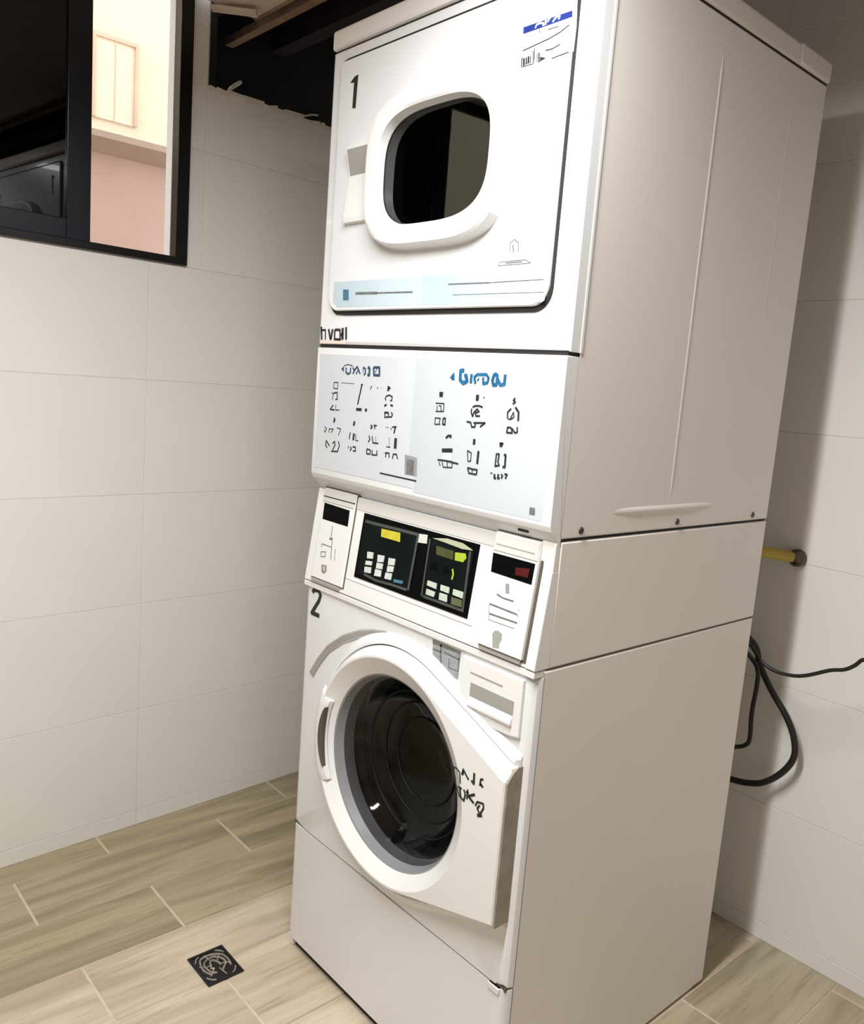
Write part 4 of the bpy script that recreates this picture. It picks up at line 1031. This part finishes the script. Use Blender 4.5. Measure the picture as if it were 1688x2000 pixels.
# washer door: round rim with a wing that runs to the hinge
RC = (0.355, 0.587)
def hull(R, wx, zt, zb):
    pts = [(RC[0] + R * math.cos(a), RC[1] + R * math.sin(a)) for a in [math.radians(q) for q in range(0, 360, 3)]] + [(wx, zt), (wx, zb)]
    pts = sorted(set(pts))
    def half(ps):
        h = []
        for p in ps:
            while len(h) >= 2 and (h[-1][0] - h[-2][0]) * (p[1] - h[-2][1]) - (h[-1][1] - h[-2][1]) * (p[0] - h[-2][0]) <= 0:
                h.pop()
            h.append(p)
        return h
    lo_, up_ = half(pts), half(pts[::-1])
    return lo_[:-1] + up_[:-1]
S0 = hull(0.266, 0.6700, 0.738, 0.424)
S1 = hull(0.252, 0.6650, 0.731, 0.431)
S2 = hull(0.246, 0.6640, 0.7255, 0.436)
S3 = hull(0.2435, 0.6640, 0.7235, 0.438)
H0 = hull(0.2425, 0.6705, 0.7205, 0.4385)
H1 = hull(0.2385, 0.6705, 0.7170, 0.4395)
H2 = hull(0.2300, 0.6690, 0.7040, 0.4415)
H3 = hull(0.2265, 0.6660, 0.6990, 0.4430)
AW = angles_for(RC, [(0.670, 0.738), (0.670, 0.424), (0.665, 0.731), (0.665, 0.431), (0.664, 0.7255), (0.664, 0.436), (0.6705, 0.7205), (0.6705, 0.4385), (0.669, 0.704), (0.669, 0.4415), (0.666, 0.699), (0.666, 0.443)], n=120)
def circ_at(c, r, y):
    return [(c[0] + r * math.cos(a), y, c[1] + r * math.sin(a)) for a in AW]
surround = rings('door_surround', [radial(S0, RC, AW, 0.0030), radial(S0, RC, AW, 0.0005), radial(S1, RC, AW, -0.0095), radial(S2, RC, AW, -0.0105), radial(S3, RC, AW, -0.0030)], 'enamel', mach, smooth=22)
rings('door_gap', [radial(S3, RC, AW, -0.0032), radial(hull(0.235, 0.66, 0.71, 0.45), RC, AW, -0.0032)], 'brown_gap', surround)
door_w = rings('washer_door', [radial(H0, RC, AW, -0.0034), radial(H0, RC, AW, -0.0085), radial(H1, RC, AW, -0.0180), radial(H2, RC, AW, -0.0305), radial(H3, RC, AW, -0.0338),
                               circ_at(RC, 0.2225, -0.0338), circ_at((0.352, 0.581), 0.1955, -0.0140), circ_at((0.352, 0.580), 0.1925, -0.0115), circ_at((0.352, 0.580), 0.1900, -0.004)],
               'plastic', mach, smooth=20)
profile_x('hinge_cover', [(0.0026, 0.438), (-0.0312, 0.438), (-0.0312, 0.6985), (-0.0180, 0.7150), (-0.0070, 0.7215), (0.0026, 0.7215)], 0.6685, 0.6730, 'hinge', door_w)
G2 = (0.352, 0.580)
rings('glass_seal', [circ_at(G2, 0.1930, -0.0118), circ_at(G2, 0.1890, -0.0095), circ_at(G2, 0.1840, 0.006), circ_at(G2, 0.1770, 0.030)], 'rubber', door_w)
rings('door_glass', [circ_at(G2, 0.1832, 0.0085), circ_at(G2, 0.176, 0.013), circ_at(G2, 0.162, 0.032), circ_at(G2, 0.146, 0.060), circ_at(G2, 0.120, 0.075), circ_at(G2, 0.06, 0.085), circ_at(G2, 0.01, 0.087)],
      'glass_door', door_w, cap_last=True, smooth=80)
for rr_, yy_ in ((0.148, 0.055), (0.121, 0.0735), (0.088, 0.0795)):
    tube('glass_ridge', [(G2[0] + rr_ * math.cos(math.radians(q)), yy_, G2[1] + rr_ * math.sin(math.radians(q))) for q in range(0, 360, 15)], 0.0022, 'ridge', door_w, n=6, sub=2, closed=True)
# tub seal and drum
rings('tub_gasket', [circ_at(G2, 0.197, 0.028), circ_at(G2, 0.205, 0.045), circ_at(G2, 0.185, 0.060), circ_at(G2, 0.200, 0.075), circ_at(G2, 0.180, 0.090), circ_at(G2, 0.195, 0.10)], 'black_rubber', mach, smooth=60)
dr = rings('washer_drum', [circ_at(G2, 0.192, 0.09), circ_at(G2, 0.225, 0.12), circ_at(G2, 0.225, 0.30), circ_at(G2, 0.218, 0.305), circ_at(G2, 0.225, 0.31), circ_at(G2, 0.225, 0.48),
                           circ_at(G2, 0.17, 0.49), circ_at(G2, 0.165, 0.482), circ_at(G2, 0.12, 0.482), circ_at(G2, 0.115, 0.49), circ_at(G2, 0.02, 0.49)], 'drum', mach, cap_last=True, smooth=30)
for a0 in (200, 320, 80):
    bm = bmesh.new()
    rr = []
    for y in (0.14, 0.46):
        rr.append([bm.verts.new((G2[0] + r * math.cos(math.radians(a0 + da)), y, G2[1] + r * math.sin(math.radians(a0 + da)))) for r, da in ((0.224, -9), (0.175, -3), (0.172, 0), (0.175, 3), (0.224, 9))])
    for i in range(4):
        bm.faces.new((rr[0][i], rr[0][i + 1], rr[1][i + 1], rr[1][i]))
    bm.faces.new(rr[0]); bm.faces.new(rr[1][::-1])
    finish('drum_paddle', bm, 'drum', dr, smooth=40)
# grip: smooth bridge across the rim with a dark finger slot
bm = bmesh.new()
rows = []
NA = 20
for i in range(NA + 1):
    t = i / NA
    a = math.radians(158 + (207 - 158) * t)
    e = math.sin(math.pi * min(1, max(0, t))) ** 0.25
    row = []
    for r, y in ((0.256, -0.012), (0.244, -0.029), (0.232, -0.036), (0.219, -0.0375), (0.207, -0.034), (0.2035, -0.024)):
        row.append(bm.verts.new((RC[0] + r * math.cos(a), y * (0.90 + 0.10 * e), RC[1] + r * math.sin(a))))
    rows.append(row)
for p_, q_ in zip(rows[:-1], rows[1:]):
    for k in range(5):
        bm.faces.new((p_[k], p_[k + 1], q_[k + 1], q_[k]))
bm.faces.new(rows[0]); bm.faces.new(rows[-1][::-1])
finish('door_grip', bm, 'plastic', door_w, smooth=50)
bm = bmesh.new()
rows = []
for i in range(17):
    t = i / 16
    a = math.radians(162 + (199 - 162) * t)
    w_ = 0.011 * math.sin(math.pi * t) ** 0.7 + 0.0006
    rows.append([bm.verts.new((RC[0] + r * math.cos(a), y, RC[1] + r * math.sin(a))) for r, y in ((0.2065 + w_, -0.0386), (0.2065 - 0.2 * w_, -0.0364), (0.2055 - 0.2 * w_, -0.030))])
for p_, q_ in zip(rows[:-1], rows[1:]):
    for k in range(2):
        bm.faces.new((p_[k], p_[k + 1], q_[k + 1], q_[k]))
finish('grip_slot', bm, 'brown_gap', door_w, smooth=40)
ink('marker_writing', 'wtext', lambda x, z, l: (x, -0.0340 - l, z), 'ink', door_w)['label'] = 'handwritten black marker lettering'

# ---------------------------------------------------------------- floor drain
dn = tag(empty('floor_drain', (-0.019, -0.172, 0.0)), 'small square dark metal drain grate set in the floor before the machine', 'drain')
box('sump', -0.050, 0.050, -0.040, 0.040, 0.0002, 0.0012, 'drain_dark', dn)
bm = bmesh.new()
for a in ((-0.053, 0.053, -0.043, -0.038), (-0.053, 0.053, 0.038, 0.043), (-0.053, -0.047, -0.038, 0.038), (0.047, 0.053, -0.038, 0.038)):
    bm_box(bm, a[0], a[1], a[2], a[3], 0.0002, 0.0034)
finish('drain_frame', bm, 'drain_dark', dn)
def grate_arc(pts, r=0.0021):
    tube('grate_bar', [(x, y, 0.0026) for x, y in pts], r, 'drain_metal', dn, n=6, sub=3)
for rad in (0.012, 0.022, 0.032):
    grate_arc([((rad + random.uniform(-0.003, 0.003)) * 1.2 * math.cos(math.radians(q)), (rad + random.uniform(-0.003, 0.003)) * 0.98 * math.sin(math.radians(q))) for q in range(int(20 + rad * 4000) % 90, 341, 32)], 0.0026)
for q in (0, 60, 120, 180, 240, 300):
    c_, s_ = math.cos(math.radians(q + 12)), math.sin(math.radians(q + 12))
    grate_arc([(0.014 * c_, 0.012 * s_), (0.026 * c_ - 0.004 * s_, 0.022 * s_), (0.042 * c_, 0.034 * s_)], 0.0017)
for sx in (-1, 1):
    for sy in (-1, 1):
        grate_arc([(sx * 0.044, sy * 0.020), (sx * 0.038, sy * 0.029), (sx * 0.028, sy * 0.035)], 0.002)

# ---------------------------------------------------------------- cables and pipe behind the machine
def xyz(pts, y):
    return [(p[0], y if len(p) < 3 else p[2], p[1]) for p in pts]
tag(tube('power_cable', xyz([(0.45, 0.86, 0.80), (0.53, 0.83, 0.86), (0.584, 0.766), (0.610, 0.716), (0.645, 0.666), (0.693, 0.611), (0.718, 0.564), (0.723, 0.518),
                             (0.700, 0.471), (0.662, 0.431), (0.626, 0.413), (0.580, 0.403), (0.50, 0.41, 0.90), (0.42, 0.44, 0.82)], 0.935), 0.0078, 'cord', n=12),
    'thick black cable hanging in a loop behind the machine', 'cable')
tag(tube('thin_cable', xyz([(0.56, 0.89, 0.76), (0.62, 0.825, 0.785), (0.648, 0.795), (0.673, 0.771), (0.706, 0.757), (0.746, 0.758), (0.780, 0.769), (0.826, 0.795), (0.855, 0.806), (0.874, 0.821), (0.887, 0.837), (0.901, 0.837), (0.97, 0.82, 0.86), (1.03, 0.84, 0.94), (1.06, 0.87, 0.982)], 0.80), 0.0042, 'cord', n=10),
    'thin black cable running right from the machine across the tiled wall', 'cable')
tag(tube('drop_cable', xyz([(0.54, 0.80, 0.84), (0.575, 0.765, 0.88), (0.594, 0.738), (0.617, 0.712), (0.621, 0.672), (0.618, 0.602), (0.622, 0.535), (0.613, 0.515), (0.592, 0.502), (0.54, 0.49, 0.86), (0.48, 0.48, 0.80)], 0.91), 0.0055, 'cord', n=10),
    'short black cable hanging straight down inside the cable loop', 'cable')
pipe = tag(empty('supply_pipe', (0.645, 0.98, 0.99)), 'yellow pipe entering the tiled wall through a brown nut', 'pipe')
tube('pipe_run', [(-0.23, -0.215, 0.02), (-0.12, -0.12, 0.012), (-0.05, -0.05, 0.006), (-0.008, -0.012, 0.001)], 0.0135, 'yellow', pipe, n=14)
rings('wall_nut', [[(r * math.cos(a * math.pi / 8), y, r * math.sin(a * math.pi / 8)) for a in range(16)]
                   for r, y in ((0.021, 0.001), (0.0215, -0.010), (0.019, -0.016), (0.014, -0.018), (0.013, -0.008))], 'brass', pipe)
